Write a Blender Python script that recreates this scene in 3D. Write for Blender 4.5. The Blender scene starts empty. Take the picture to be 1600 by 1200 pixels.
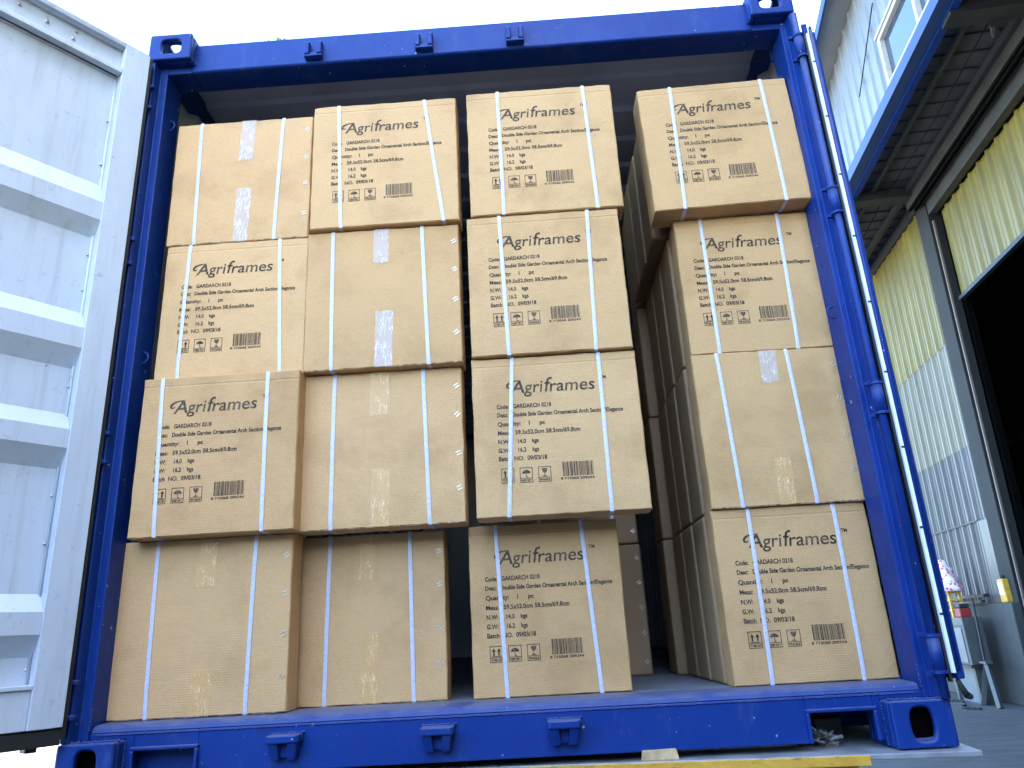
import bpy, bmesh, math, random
from mathutils import Vector, Matrix, noise
random.seed(7)
SC = bpy.context.scene
COL = SC.collection
R = math.radians

# ---------------------------------------------------------------- camera
cam = bpy.data.cameras.new('camera')
cam.sensor_width = 36.0
cam.lens = 1153.87 / 1600 * 36.0
cam.clip_start = 0.05
cam.clip_end = 2000
camo = bpy.data.objects.new('camera', cam)
COL.objects.link(camo)
yaw, pitch, roll = -0.0263337, 0.3289521, -0.0556923
f = Vector((math.sin(yaw)*math.cos(pitch), math.cos(yaw)*math.cos(pitch), math.sin(pitch)))
rr = Vector((math.cos(yaw), -math.sin(yaw), 0))
uu = rr.cross(f)
r2 = math.cos(roll)*rr + math.sin(roll)*uu
u2 = -math.sin(roll)*rr + math.cos(roll)*uu
M = Matrix(((r2.x, u2.x, -f.x, 1.37005), (r2.y, u2.y, -f.y, -2.19308), (r2.z, u2.z, -f.z, 0.336294), (0, 0, 0, 1)))
camo.matrix_world = M
SC.camera = camo

# ---------------------------------------------------------------- light
SUN = Vector((0.68, -0.33, 0.62)).normalized()
elev = math.asin(SUN.z)
azim = math.atan2(SUN.x, SUN.y)
world = bpy.data.worlds.new('World')
SC.world = world
world.use_nodes = True
wt = world.node_tree
wt.nodes.clear()
sky = wt.nodes.new('ShaderNodeTexSky')
sky.sky_type = 'NISHITA'
sky.sun_disc = False
sky.sun_elevation = elev
sky.sun_rotation = azim
sky.air_density = 1.0
sky.dust_density = 2.5
sky.ozone_density = 1.0
hs = wt.nodes.new('ShaderNodeHueSaturation')
hs.inputs['Saturation'].default_value = 1.15
bgn = wt.nodes.new('ShaderNodeBackground')
bgn.inputs['Strength'].default_value = 0.15
wo = wt.nodes.new('ShaderNodeOutputWorld')
wt.links.new(sky.outputs[0], hs.inputs['Color'])
wt.links.new(hs.outputs[0], bgn.inputs['Color'])
wt.links.new(bgn.outputs[0], wo.inputs['Surface'])
sl = bpy.data.lights.new('sun', 'SUN')
sl.energy = 2.0
sl.angle = R(0.5)
sl.color = (1.0, 0.95, 0.86)
so = bpy.data.objects.new('sun', sl)
so.rotation_euler = (-SUN).to_track_quat('-Z', 'Y').to_euler()
so.location = (20, 25, 32)
COL.objects.link(so)
SC.view_settings.view_transform = 'Standard'
SC.view_settings.look = 'None'
SC.view_settings.exposure = 3.86
SC.view_settings.gamma = 1.0
SC.cycles.max_bounces = 8
SC.cycles.diffuse_bounces = 5
SC.cycles.use_denoising = True

# ---------------------------------------------------------------- materials
class N:
    def __init__(s, name):
        s.m = bpy.data.materials.new(name); s.m.use_nodes = True
        s.t = s.m.node_tree; s.t.nodes.clear()
        s.out = s.add('ShaderNodeOutputMaterial')
        s.b = s.add('ShaderNodeBsdfPrincipled')
        s.t.links.new(s.b.outputs[0], s.out.inputs[0])
    def add(s, t, **k):
        n = s.t.nodes.new(t)
        for a, v in k.items(): setattr(n, a, v)
        return n
    def l(s, a, b): s.t.links.new(a, b)
    def co(s, scale=(1, 1, 1), kind='Object'):
        tc = s.add('ShaderNodeTexCoord'); mp = s.add('ShaderNodeMapping')
        mp.inputs['Scale'].default_value = scale
        s.l(tc.outputs[kind], mp.inputs[0])
        return mp.outputs[0]
    def cow(s, scale=(1, 1, 1)):
        g = s.add('ShaderNodeNewGeometry'); mp = s.add('ShaderNodeMapping')
        mp.inputs['Scale'].default_value = scale
        s.l(g.outputs['Position'], mp.inputs[0]); return mp.outputs[0]
    def noise(s, v, scale, detail=4, rough=.55):
        n = s.add('ShaderNodeTexNoise'); n.inputs['Scale'].default_value = scale
        n.inputs['Detail'].default_value = detail; n.inputs['Roughness'].default_value = rough
        s.l(v, n.inputs['Vector']); return n.outputs['Fac']
    def ramp(s, v, stops):
        n = s.add('ShaderNodeValToRGB'); e = n.color_ramp.elements
        while len(e) < len(stops): e.new(.5)
        for i, (p, c) in enumerate(stops):
            e[i].position = p; e[i].color = (*c, 1) if len(c) == 3 else c
        s.l(v, n.inputs[0]); return n.outputs[0]
    def mix(s, fac, a, b, mode='MIX'):
        n = s.add('ShaderNodeMix', data_type='RGBA', blend_type=mode)
        for sock, v in ((n.inputs[0], fac), (n.inputs[6], a), (n.inputs[7], b)):
            if isinstance(v, (int, float)): sock.default_value = v
            elif isinstance(v, tuple): sock.default_value = (*v, 1)
            else: s.l(v, sock)
        return n.outputs[2]
    def bump(s, h, strength=.2, dist=.002, prev=None):
        n = s.add('ShaderNodeBump'); n.inputs['Strength'].default_value = strength
        n.inputs['Distance'].default_value = dist
        s.l(h, n.inputs['Height'])
        if prev is not None: s.l(prev, n.inputs['Normal'])
        s.l(n.outputs[0], s.b.inputs['Normal']); return n.outputs[0]
    def set(s, **k):
        nm = dict(base='Base Color', rough='Roughness', metal='Metallic', spec='Specular IOR Level', alpha='Alpha', coat='Coat Weight', trans='Transmission Weight', ior='IOR')
        for a, v in k.items():
            i = s.b.inputs[nm[a]]
            if isinstance(v, tuple): i.default_value = (*v, 1)
            elif isinstance(v, (int, float)): i.default_value = v
            else: s.l(v, i)
        return s

MAT = {}
def simple(name, col, rough=.6, metal=0., var=.12, scale=20, spec=.5, bump=0.):
    n = N(name)
    v = n.noise(n.co(), scale, 5)
    lo = tuple(c*(1-var) for c in col); hi = tuple(min(1, c*(1+var)) for c in col)
    n.set(base=n.ramp(v, [(.3, lo), (.7, hi)]), rough=rough, metal=metal, spec=spec)
    if bump: n.bump(v, bump, .002)
    MAT[name] = n.m
    return n.m

def mat_card():
    n = N('cardboard'); MAT['card'] = n.m
    oi = n.add('ShaderNodeObjectInfo')
    base = n.ramp(oi.outputs['Random'], [(0, (.525, .308, .134)), (.5, (.565, .337, .150)), (1, (.61, .371, .172))])
    co = n.co((1, 1, 1))
    fib = n.noise(n.co((60, 60, 260)), 4, 4, .7)
    c1 = n.mix(.55, base, n.ramp(fib, [(.3, (.72, .70, .67)), (.7, (1.20, 1.19, 1.18))]), 'MULTIPLY')
    sp = n.noise(co, 420, 2, .5)
    c1 = n.mix(.8, c1, n.ramp(sp, [(.30, (.84, .81, .77)), (.45, (.99, .99, .99)), (.70, (1.08, 1.08, 1.07))]), 'MULTIPLY')
    # broad handling marks
    add = n.add('ShaderNodeVectorMath', operation='ADD')
    tc = n.add('ShaderNodeTexCoord'); n.l(tc.outputs['Object'], add.inputs[0])
    comb = n.add('ShaderNodeCombineXYZ'); mm = n.add('ShaderNodeMath', operation='MULTIPLY'); mm.inputs[1].default_value = 40
    n.l(oi.outputs['Random'], mm.inputs[0]); n.l(mm.outputs[0], comb.inputs[0]); n.l(mm.outputs[0], comb.inputs[2])
    n.l(comb.outputs[0], add.inputs[1])
    st = n.noise(add.outputs[0], 4.5, 6, .6)
    c2 = n.mix(.7, c1, n.ramp(st, [(.30, (.74, .70, .63)), (.50, (1, 1, 1)), (.75, (1.08, 1.07, 1.05))]), 'MULTIPLY')
    sc = n.noise(add.outputs[0], 16, 8, .75)
    c3 = n.mix(n.ramp(sc, [(.66, (0, 0, 0)), (.74, (.45, .45, .45))]), c2, (.58, .45, .31))
    n.set(base=c3, rough=.74, spec=.35)
    w = n.add('ShaderNodeTexWave', wave_type='BANDS', bands_direction='Z')
    w.inputs['Scale'].default_value = 46; w.inputs['Distortion'].default_value = .4; w.inputs['Detail'].default_value = 1
    n.l(co, w.inputs[0])
    b = n.bump(w.outputs['Fac'], .28, .0008)
    b = n.bump(n.noise(add.outputs[0], 9, 5, .6), .6, .009, b)
    n.bump(fib, .12, .001, b)
mat_card()

def mat_blue(name, a, b, dust=.25, rough=.33):
    n = N(name); MAT[name] = n.m
    co = n.cow()
    v = n.noise(co, 2.5, 6, .6)
    c = n.ramp(v, [(.35, a), (.65, b)])
    # dust on upward faces
    g = n.add('ShaderNodeNewGeometry'); sx = n.add('ShaderNodeSeparateXYZ'); n.l(g.outputs['Normal'], sx.inputs[0])
    up = n.add('ShaderNodeMath', operation='MULTIPLY', use_clamp=True); n.l(sx.outputs[2], up.inputs[0])
    d = n.noise(co, 14, 6, .7)
    n.l(n.ramp(d, [(.35, (.25,)*3), (.7, (.85,)*3)]), up.inputs[1])
    c = n.mix(up.outputs[0], c, (.15, .16, .19))
    sc = n.noise(n.cow((1, 1, .35)), 11, 8, .8)
    c = n.mix(n.ramp(sc, [(.54, (0,)*3), (.72, (dust,)*3)]), c, (.10, .14, .26))
    chip = n.noise(co, 42, 3, .5)
    c = n.mix(n.ramp(chip, [(.725, (0,)*3), (.735, (.8,)*3)]), c, (.38, .40, .44))
    rn = n.noise(co, 19, 7, .75); rm = n.noise(co, 3.1, 3, .5)
    rk_ = n.add('ShaderNodeMath', operation='MULTIPLY'); n.l(n.ramp(rn, [(.60, (0,)*3), (.66, (1,)*3)]), rk_.inputs[0]); n.l(n.ramp(rm, [(.50, (0,)*3), (.62, (.8,)*3)]), rk_.inputs[1])
    c = n.mix(rk_.outputs[0], c, (.045, .022, .014))
    n.set(base=c, rough=n.ramp(d, [(.3, (rough,)*3), (.75, (rough+.25,)*3)]), spec=.22)
    n.bump(n.noise(co, 60, 4, .6), .22, .002)
mat_blue('blue', (.003, .026, .165), (.0045, .034, .20))

def mat_white(name, col, dirt=.35):
    n = N(name); MAT[name] = n.m
    co = n.cow()
    v = n.noise(n.cow((1, 1, .5)), 3, 7, .62)
    c = n.ramp(v, [(.3, tuple(x*.86 for x in col)), (.65, col)])
    sm = n.noise(co, 30, 5, .7)
    c = n.mix(n.ramp(sm, [(.60, (0,)*3), (.75, (dirt,)*3)]), c, (.30, .31, .33))
    st = n.noise(n.cow((9, 9, .5)), 2.5, 6, .7)
    c = n.mix(n.ramp(st, [(.52, (0,)*3), (.72, (.38,)*3)]), c, (.26, .25, .23))
    sp = n.noise(co, 90, 2, .5)
    c = n.mix(n.ramp(sp, [(.76, (0,)*3), (.77, (.8,)*3)]), c, (.10, .09, .09))
    n.set(base=c, rough=.42, spec=.5)
    n.bump(n.noise(co, 7, 4, .5), .25, .004)
mat_white('white', (.53, .575, .63), .75)
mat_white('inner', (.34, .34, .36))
simple('gasket', (.012, .012, .014), .55, var=.3)
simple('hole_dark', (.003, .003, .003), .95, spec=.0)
def mat_ink():
    n = N('ink'); MAT['ink'] = n.m
    oi = n.add('ShaderNodeObjectInfo')
    v = n.noise(n.co(), 190, 3, .6); v2 = n.noise(n.co(), 14, 3, .6)
    c = n.mix(n.ramp(v, [(.50, (0,)*3), (.68, (.55,)*3)]), n.ramp(oi.outputs['Random'], [(0, (.020, .017, .014)), (1, (.055, .045, .036))]), (.30, .19, .10))
    c = n.mix(n.ramp(v2, [(.50, (0,)*3), (.75, (.45,)*3)]), c, (.28, .18, .10))
    n.set(base=c, rough=.75, spec=.2)
mat_ink()
simple('ceiling', (.46, .50, .66), .55, var=.15, scale=3)
simple('blocker_grey', (.16, .145, .125), .8, var=.2, scale=2)
simple('steel', (.58, .55, .50), .36, .7)
simple('strip_white', (.80, .82, .84), .4, var=.08)
simple('plate_steel', (.30, .30, .31), .5, .3, var=.3, scale=9, bump=.3)
simple('wood', (.42, .29, .15), .75, var=.3, scale=30)
simple('label_white', (.62, .70, .78), .4, var=.1)
simple('label_blue', (.05, .18, .45), .4)
simple('label_red', (.55, .06, .04), .4)
simple('rubber', (.02, .02, .02), .8)
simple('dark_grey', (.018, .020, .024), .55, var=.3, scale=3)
simple('column_grey', (.013, .015, .014), .85, var=.3, scale=2)
simple('track_grey', (.03, .03, .028), .5, var=.3, scale=3)
simple('scrap', (.12, .10, .08), .7, var=.6, scale=60)
simple('foil', (.5, .5, .48), .3, .6, var=.3)
simple('bark', (.10, .075, .05), .9, var=.4)
simple('leaf', (.09, .13, .03), .6, var=.4, scale=3)
simple('yellow_plain', (.52, .30, .03), .5, var=.25, scale=12)
simple('cab_blue', (.10, .125, .145), .45, var=.15, scale=5)
simple('cab_grey', (.060, .066, .066), .5, var=.2, scale=5)
simple('cable', (.006, .006, .006), .9, spec=.1)
simple('red_dark', (.25, .02, .02), .5)
simple('dark_wood', (.035, .04, .045), .7, var=.4)

def mat_yellow_frame():
    n = N('yellow'); MAT['yellow'] = n.m
    co = n.cow()
    v = n.noise(co, 9, 7, .7)
    c = n.ramp(v, [(.3, (.46, .22, .02)), (.55, (.62, .34, .035)), (.7, (.60, .42, .12))])
    s = n.noise(n.cow((1, 1, 3)), 26, 6, .75)
    c = n.mix(n.ramp(s, [(.56, (0,)*3), (.68, (.9,)*3)]), c, (.12, .06, .03))
    n.set(base=c, rough=.55)
    n.bump(s, .3, .002)
mat_yellow_frame()

def mat_strap():
    n = N('strap'); MAT['strap'] = n.m
    v = n.noise(n.co((1, 1, 1)), 160, 2)
    n.set(base=n.ramp(v, [(.3, (.47, .455, .54)), (.7, (.60, .585, .66))]), rough=.38, spec=.5)
    n.b.inputs['Subsurface Weight'].default_value = 0
    n.bump(n.noise(n.co((400, 400, 60)), 3, 2), .15, .0005)
mat_strap()

def mat_tape(name, col, alpha, white, hi):
    n = N(name); MAT[name] = n.m
    w = n.noise(n.co((90, 1, 14)), 1.0, 4, .65)
    hl = n.ramp(w, [(.515, (0,)*3), (.535, (1,)*3), (.555, (0,)*3)])
    w2 = n.noise(n.co((1, 1, 1)), 26, 3, .6)
    hm = n.add('ShaderNodeMath', operation='MULTIPLY'); n.l(hl, hm.inputs[0]); n.l(n.ramp(w2, [(.42, (0,)*3), (.55, (1,)*3)]), hm.inputs[1])
    c = n.mix(hm.outputs[0], col, hi)  # wrinkle highlights painted into the tape colour as pale streaks
    a = n.add('ShaderNodeMath', operation='MULTIPLY_ADD', use_clamp=True)
    n.l(hm.outputs[0], a.inputs[0]); a.inputs[1].default_value = white; a.inputs[2].default_value = alpha
    n.set(base=c, rough=.24, alpha=a.outputs[0], spec=.5)
    n.bump(w, .25, .0015)
mat_tape('tape_clear', (.70, .62, .56), .42, .5, (.95, .92, .88))
mat_tape('tape_yellow', (.90, .56, .21), .34, .6, (.98, .80, .55))

def mat_card_shade():
    n = N('card_shade'); MAT['card_shade'] = n.m  # darker copy of the cardboard, interior shade put into its colour
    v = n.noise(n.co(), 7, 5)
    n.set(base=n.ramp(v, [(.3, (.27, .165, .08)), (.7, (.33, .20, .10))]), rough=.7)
mat_card_shade()

def mat_concrete():
    n = N('concrete'); MAT['concrete'] = n.m
    co = n.cow()
    v = n.noise(co, .35, 8, .65)
    c = n.ramp(v, [(.3, (.055, .055, .055)), (.55, (.075, .075, .073)), (.75, (.10, .098, .092))])
    v2 = n.noise(n.cow((1, 4, 1)), 1.6, 7, .7)
    c = n.mix(.6, c, n.ramp(v2, [(.38, (.45, .45, .45)), (.58, (1.08, 1.08, 1.08))]), 'MULTIPLY')
    sp = n.noise(co, 60, 4, .7)
    c = n.mix(.5, c, n.ramp(sp, [(.3, (.7,)*3), (.6, (1.05,)*3)]), 'MULTIPLY')
    n.set(base=c, rough=.8, spec=.3)
    n.bump(v2, .4, .02)
mat_concrete()

def mat_wallpanel():
    # sheet courses: yellow on top, cream between, blue-grey lower down
    n = N('sheet_yellow'); MAT['sheet_yellow'] = n.m
    co = n.cow()
    g = n.add('ShaderNodeNewGeometry'); sx = n.add('ShaderNodeSeparateXYZ'); n.l(g.outputs['Position'], sx.inputs[0])
    v = n.noise(n.cow((1, 1, .18)), 2.2, 6, .65)
    n.set(base=n.ramp(v, [(.3, (.110, .084, .010)), (.6, (.175, .140, .020)), (.8, (.23, .19, .05))]), rough=.42)
    n2 = N('sheet_cream'); MAT['sheet_cream'] = n2.m
    v = n2.noise(n2.cow((1, 1, .15)), 3.2, 7, .65)
    n2.set(base=n2.ramp(v, [(.3, (.105, .095, .06)), (.6, (.15, .14, .095)), (.8, (.20, .185, .14))]), rough=.45)
    n3 = N('sheet_blue'); MAT['sheet_blue'] = n3.m
    v = n3.noise(n3.cow((1, 1, .12)), 4.2, 7, .7)
    n3.set(base=n3.ramp(v, [(.3, (.035, .037, .040)), (.55, (.068, .070, .073)), (.8, (.12, .12, .12))]), rough=.45)
    n5 = N('base_wall'); MAT['base_wall'] = n5.m
    co = n5.cow()
    v = n5.noise(n5.cow((1, 1, .6)), 1.5, 8, .7)
    c = n5.ramp(v, [(.3, (.025, .027, .028)), (.6, (.055, .058, .06)), (.8, (.09, .092, .093))])
    v2 = n5.noise(n5.cow((2.5, 2.5, .5)), 2.2, 8, .8)
    c = n5.mix(n5.ramp(v2, [(.47, (0,)*3), (.52, (.9,)*3)]), c, (.04, .045, .045))
    n5.set(base=c, rough=.75); n5.bump(v2, .4, .02)
    n4 = N('upper_sheet'); MAT['upper_sheet'] = n4.m
    co = n4.cow()
    v = n4.noise(n4.cow((1, 1, .3)), 1.4, 6, .6)
    c = n4.ramp(v, [(.3, (.15, .17, .18)), (.7, (.21, .225, .23))])
    v2 = n4.noise(co, 6, 6, .75)
    c = n4.mix(n4.ramp(v2, [(.66, (0,)*3), (.74, (.5,)*3)]), c, (.22, .22, .20))
    n4.set(base=c, rough=.38)
mat_wallpanel()

def mat_soffit():
    n = N('soffit_sheet'); MAT['soffit_sheet'] = n.m
    v = n.noise(n.cow(), 1.2, 5)
    n.set(base=n.ramp(v, [(.3, (.034, .036, .044)), (.7, (.052, .055, .064))]), rough=.6)
mat_soffit()

def mat_glass():
    n = N('window_glass'); MAT['glass'] = n.m
    n.set(base=(.03, .05, .08), rough=.03, spec=1.0)
    n.b.inputs['IOR'].default_value = 1.6
mat_glass()

def mat_cloth():
    n = N('pink_cloth'); MAT['pink_cloth'] = n.m
    v = n.add('ShaderNodeTexVoronoi'); v.inputs['Scale'].default_value = 13
    n.l(n.co(), v.inputs['Vector'])
    n.set(base=n.ramp(v.outputs['Distance'], [(.30, (.62, .08, .13)), (.42, (.72, .62, .64))]), rough=.85)
mat_cloth()

# ---------------------------------------------------------------- mesh helpers
class MB:
    def __init__(s): s.v = []; s.f = []
    def add(s, vs, fs, M=None):
        o = len(s.v)
        for p in vs:
            p = Vector(p)
            if M is not None: p = M @ p
            s.v.append(tuple(p))
        s.f += [tuple(i+o for i in q) for q in fs]
        return s
    def box(s, x0, x1, y0, y1, z0, z1, M=None):
        vs = [(x0,y0,z0),(x1,y0,z0),(x1,y1,z0),(x0,y1,z0),(x0,y0,z1),(x1,y0,z1),(x1,y1,z1),(x0,y1,z1)]
        return s.add(vs, [(0,3,2,1),(4,5,6,7),(0,1,5,4),(1,2,6,5),(2,3,7,6),(3,0,4,7)], M)
    def prism(s, poly, z0, z1, M=None):
        # poly: list of (x,y) counter-clockwise; extruded in z
        n = len(poly)
        vs = [(x, y, z0) for x, y in poly]+[(x, y, z1) for x, y in poly]
        fs = [tuple(range(n-1, -1, -1)), tuple(range(n, 2*n))]
        fs += [(i, (i+1) % n, n+(i+1) % n, n+i) for i in range(n)]
        return s.add(vs, fs, M)
    def tube(s, a, b, r0, r1=None, n=12, M=None):
        a = Vector(a); b = Vector(b); r1 = r0 if r1 is None else r1
        d = (b-a).normalized(); q = d.to_track_quat('Z', 'Y')
        vs = []
        for c, r in ((a, r0), (b, r1)):
            for i in range(n):
                t = 2*math.pi*i/n
                vs.append(c + q @ Vector((r*math.cos(t), r*math.sin(t), 0)))
        fs = [(i, (i+1) % n, n+(i+1) % n, n+i) for i in range(n)] + [tuple(range(n-1, -1, -1)), tuple(range(n, 2*n))]
        return s.add(vs, fs, M)
    def plate_hole(s, w, h, t, hw, hh, cx, cy, sq=2.0, M=None, n=32, corner=0.0):
        # plate in xy (0..w,0..h), thickness z 0..t, superellipse hole
        outer, inner = [], []
        for i in range(n):
            a = 2*math.pi*(i+.5)/n
            ca, sa = math.cos(a), math.sin(a)
            inner.append((cx+hw*math.copysign(abs(ca)**(2/sq), ca), cy+hh*math.copysign(abs(sa)**(2/sq), sa)))
            dx, dy = ca*w, sa*h
            k = min(((w-cx)/dx if dx > 1e-9 else 1e9), (-cx/dx if dx < -1e-9 else 1e9), ((h-cy)/dy if dy > 1e-9 else 1e9), (-cy/dy if dy < -1e-9 else 1e9))
            outer.append([cx+dx*k, cy+dy*k])
        for c in ((0, 0), (w, 0), (w, h), (0, h)):
            j = min(range(n), key=lambda q: (outer[q][0]-c[0])**2+(outer[q][1]-c[1])**2)
            outer[j] = list(c)
        vs = [(x, y, z) for z in (0, t) for x, y in outer] + [(x, y, z) for z in (0, t) for x, y in inner]
        fs = []
        for i in range(n):
            j = (i+1) % n
            fs.append((i, 2*n+i, 2*n+j, j)); fs.append((n+i, n+j, 3*n+j, 3*n+i))
            fs.append((i, j, n+j, n+i)); fs.append((2*n+i, 3*n+i, 3*n+j, 2*n+j))
        return s.add(vs, fs, M)
    def build(s, name, mat, parent=None, origin=(0, 0, 0), smooth=False, bevel=0., seg=2, Minv=None):
        me = bpy.data.meshes.new(name)
        o = Vector(origin)
        if Minv is not None: vs = [Minv @ Vector(p) for p in s.v]
        else: vs = [Vector(p)-o for p in s.v]
        me.from_pydata(vs, [], s.f); me.validate(); me.update()
        bm = bmesh.new(); bm.from_mesh(me); bmesh.ops.recalc_face_normals(bm, faces=bm.faces); bm.to_mesh(me); bm.free()
        if smooth:
            for p in me.polygons: p.use_smooth = True
        me.materials.append(MAT[mat] if isinstance(mat, str) else mat)
        ob = bpy.data.objects.new(name, me)
        COL.objects.link(ob)
        if parent is not None: ob.parent = parent
        elif Minv is None: ob.location = o
        if bevel:
            b = ob.modifiers.new('bevel', 'BEVEL'); b.width = bevel; b.segments = seg; b.limit_method = 'ANGLE'; b.angle_limit = R(40)
            b.harden_normals = False
        return ob

def empty(name, loc, label=None, cat=None, group=None, rz=0.):
    o = bpy.data.objects.new(name, None); o.empty_display_size = .1
    COL.objects.link(o); o.location = loc; o.rotation_euler = (0, 0, rz)
    if label: o['label'] = label
    if cat: o['category'] = cat
    if group: o['group'] = group
    return o
def tag(o, label, cat, group=None):
    o['label'] = label; o['category'] = cat
    if group: o['group'] = group
    return o
def part(mb, name, mat, root, **k):
    return mb.build(name, mat, root, origin=root.location, **k)
def sub(mb, name, mat, par, root, **k):
    return mb.build(name, mat, par, origin=root.location, **k)

GZ = -1.25     # ground height (container base is z = 0)

# ================================================================= SETTING
g = MB(); g.add([(-400, -400, GZ), (400, -400, GZ), (400, 400, GZ), (-400, 400, GZ)], [(0, 1, 2, 3)])
go = g.build('ground', 'concrete'); go['kind'] = 'structure'

yw = MB(); yw.box(-9, 7.5, -5.9, -5.6, GZ, 1.85)  # added wall out of view: cuts low sky so the cartons dim downward
yo = yw.build('sky_block_wall', 'blocker_grey', bevel=.01); yo['label'] = 'added unseen grey wall behind the viewer, blocking low sky from the container end'; yo['category'] = 'wall'
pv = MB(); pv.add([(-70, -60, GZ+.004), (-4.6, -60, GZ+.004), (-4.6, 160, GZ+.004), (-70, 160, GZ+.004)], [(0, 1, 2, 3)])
po = pv.build('sunlit_ground_sheet', simple('sunlit_ground_tint', (.36, .33, .27), .85, var=.2, scale=1.5)); po['kind'] = 'structure'  # pale sheet over the ground, its cream colour stands in for sunlight
# ================================================================= CONTAINER
W, H, L = 2.438, 2.591, 6.058
SI, RI = .058, 2.392       # inner faces of the door posts
C0 = empty('shipping_container', (1.219, 3.03, 0), 'blue steel shipping container with both doors open, packed with stacked cardboard cartons', 'container')

def casting(x0, y0, z0, mx, my, mz, square=False):
    # hollow corner casting, .162 x .178 x .118; built at its low corner, mirrored by mx,my,mz about its centre
    b = MB(); w, d, h, t = .162, .178, .118, .022
    Mc = Matrix.Translation((x0+w/2, y0+d/2, z0+h/2)) @ Matrix.Diagonal((mx, my, mz, 1)) @ Matrix.Translation((-w/2, -d/2, -h/2))
    F = Matrix(((1, 0, 0, 0), (0, 0, 1, 0), (0, 1, 0, 0), (0, 0, 0, 1)))       # plate xy -> xz, thickness +y
    if square: b.plate_hole(w, h, t, .038, .033, w*.52, h*.48, 4.5, Mc @ F)
    else: b.plate_hole(w, h, t, .031, .043, w*.52, h*.5, 3.0, Mc @ F)
    # outer side plate with hole (x = 0 side)
    S = Matrix(((0, 0, 1, 0), (1, 0, 0, t), (0, 1, 0, 0), (0, 0, 0, 1)))
    b.plate_hole(d-2*t, h, t, .040, .036, (d-2*t)*.5, h*.5, 3.5, Mc @ S)
    b.box(w-t, w, t, d-t, 0, h, Mc)
    b.box(0, w, d-t, d, 0, h, Mc)
    # far plate (top for upper castings / bottom for lower)
    T = Matrix(((1, 0, 0, t), (0, 1, 0, t), (0, 0, 1, 0), (0, 0, 0, 1)))
    b.plate_hole(w-2*t, d-2*t, t, .030, .050, (w-2*t)*.5, (d-2*t)*.5, 3.0, Mc @ T)
    b.box(t, w-t, t, d-t, h-t, h, Mc)
    o = part(b, 'corner_casting', 'blue', C0, bevel=.007, seg=3)
    if not square:
        b = MB(); b.box(t+.001, w-t-.001, .050, d-t-.001, .002, h-t-.001, Mc); sub(b, 'hole_shade_block', 'hole_dark', o, C0)  # added black block standing in for the shade inside the casting hole
    return o
for (x, mx) in ((0, 1), (W-.162, -1)):
    casting(x, 0, H-.118, mx, 1, -1, True)
    casting(x, 0, 0, mx, 1, 1)
    casting(x, L-.178, H-.118, mx, -1, -1)
    casting(x, L-.178, 0, mx, -1, 1)

# rear posts
b = MB(); b.prism([(.0, .012), (.026, .012), (.030, .050), (SI, .050), (SI, .162), (0, .162)], .118, H-.118)
lp = part(b, 'door_post', 'blue', C0, bevel=.003)
b = MB(); b.prism([(RI, .050), (W-.026, .050), (W-.022, .012), (W, .012), (W, .162), (RI, .162)], .118, H-.118)
rp = part(b, 'door_post', 'blue', C0, bevel=.003)
# little weld runs and tie-down rings on the posts
for zz in (2.25, 1.30):
    for xx, sg in ((SI, 1), (RI, -1)):
        b = MB()
        for i in range(10):
            a0 = math.pi*i/9-math.pi/2; a1 = math.pi*(i+1)/9-math.pi/2
            if i < 9: b.tube((xx+sg*.018*math.cos(a0), .105, zz+.02*math.sin(a0)), (xx+sg*.018*math.cos(a1), .105, zz+.02*math.sin(a1)), .0035, n=6)
        part(b, 'lashing_ring', 'blue', C0, smooth=True)
# front posts
for x0 in (0, W-.08):
    b = MB(); b.box(x0, x0+.08, L-.08, L, .118, H-.118); part(b, 'corner_post', 'blue', C0)
# header: face .05 back, underside dark
b = MB()
b.prism([(.162, 2.455), (.162, 2.450), (2.276, 2.450), (2.276, 2.455)], 0, 0.0001)
b = MB()
prof = [(.050, 2.574), (.050, 2.452), (.056, 2.446), (.160, 2.446), (.160, 2.500), (.068, 2.500), (.068, 2.566), (.150, 2.566), (.150, 2.574)]
vs = [(x, y, z) for x in (.15, W-.15) for y, z in prof]; n = len(prof)
fs = [tuple(range(n)), tuple(range(2*n-1, n-1, -1))]+[(i, n+i, n+(i+1) % n, (i+1) % n) for i in range(n)]
b.add(vs, fs)
b.box(SI-.01, .1502, .052, .158, 2.446, 2.4735); b.box(W-.1502, RI+.01, .052, .158, 2.446, 2.4735)
header = part(b, 'header', 'blue', C0, bevel=.004)
b = MB(); b.tube((.16, .062, 2.574), (W-.16, .062, 2.574), .006, n=8); sub(b, 'drip_bead', 'blue', header, C0, smooth=True)
# header keepers: base bar with two upright prongs
for i, x in enumerate((.625, 1.049, 1.395)):
    b = MB()
    b.box(x-.034, x+.034, .022, .049, 2.458, 2.468)
    for s in (-1, 1):
        b.box(x+s*.024-.0085, x+s*.024+.0085, .018, .049, 2.4685, 2.522)
        b.box(x+s*.024-.010, x+s*.024+.010, .026, .049, 2.5222, 2.530)
    b.box(x-.0150, x+.0150, .030, .049, 2.4685, 2.482)
    sub(b, 'cam_keeper', 'blue', header, C0, bevel=.003)
# sill with fork cut-outs
sillb = MB()
def sillbox(x0, x1, z0, z1): sillb.box(x0, x1, .060, .085, z0, z1)
sillbox(.162, .186, .018, .136); sillbox(.372, 2.070, .018, .136); sillbox(2.256, 2.276, .018, .136)
sillbox(.1862, .3718, .088, .136); sillbox(2.0702, 2.2558, .094, .136)
sillb.box(SI-.02, .1618, .060, .085, .1185, .136); sillb.box(2.2762, RI+.02, .060, .085, .1185, .136)
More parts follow.
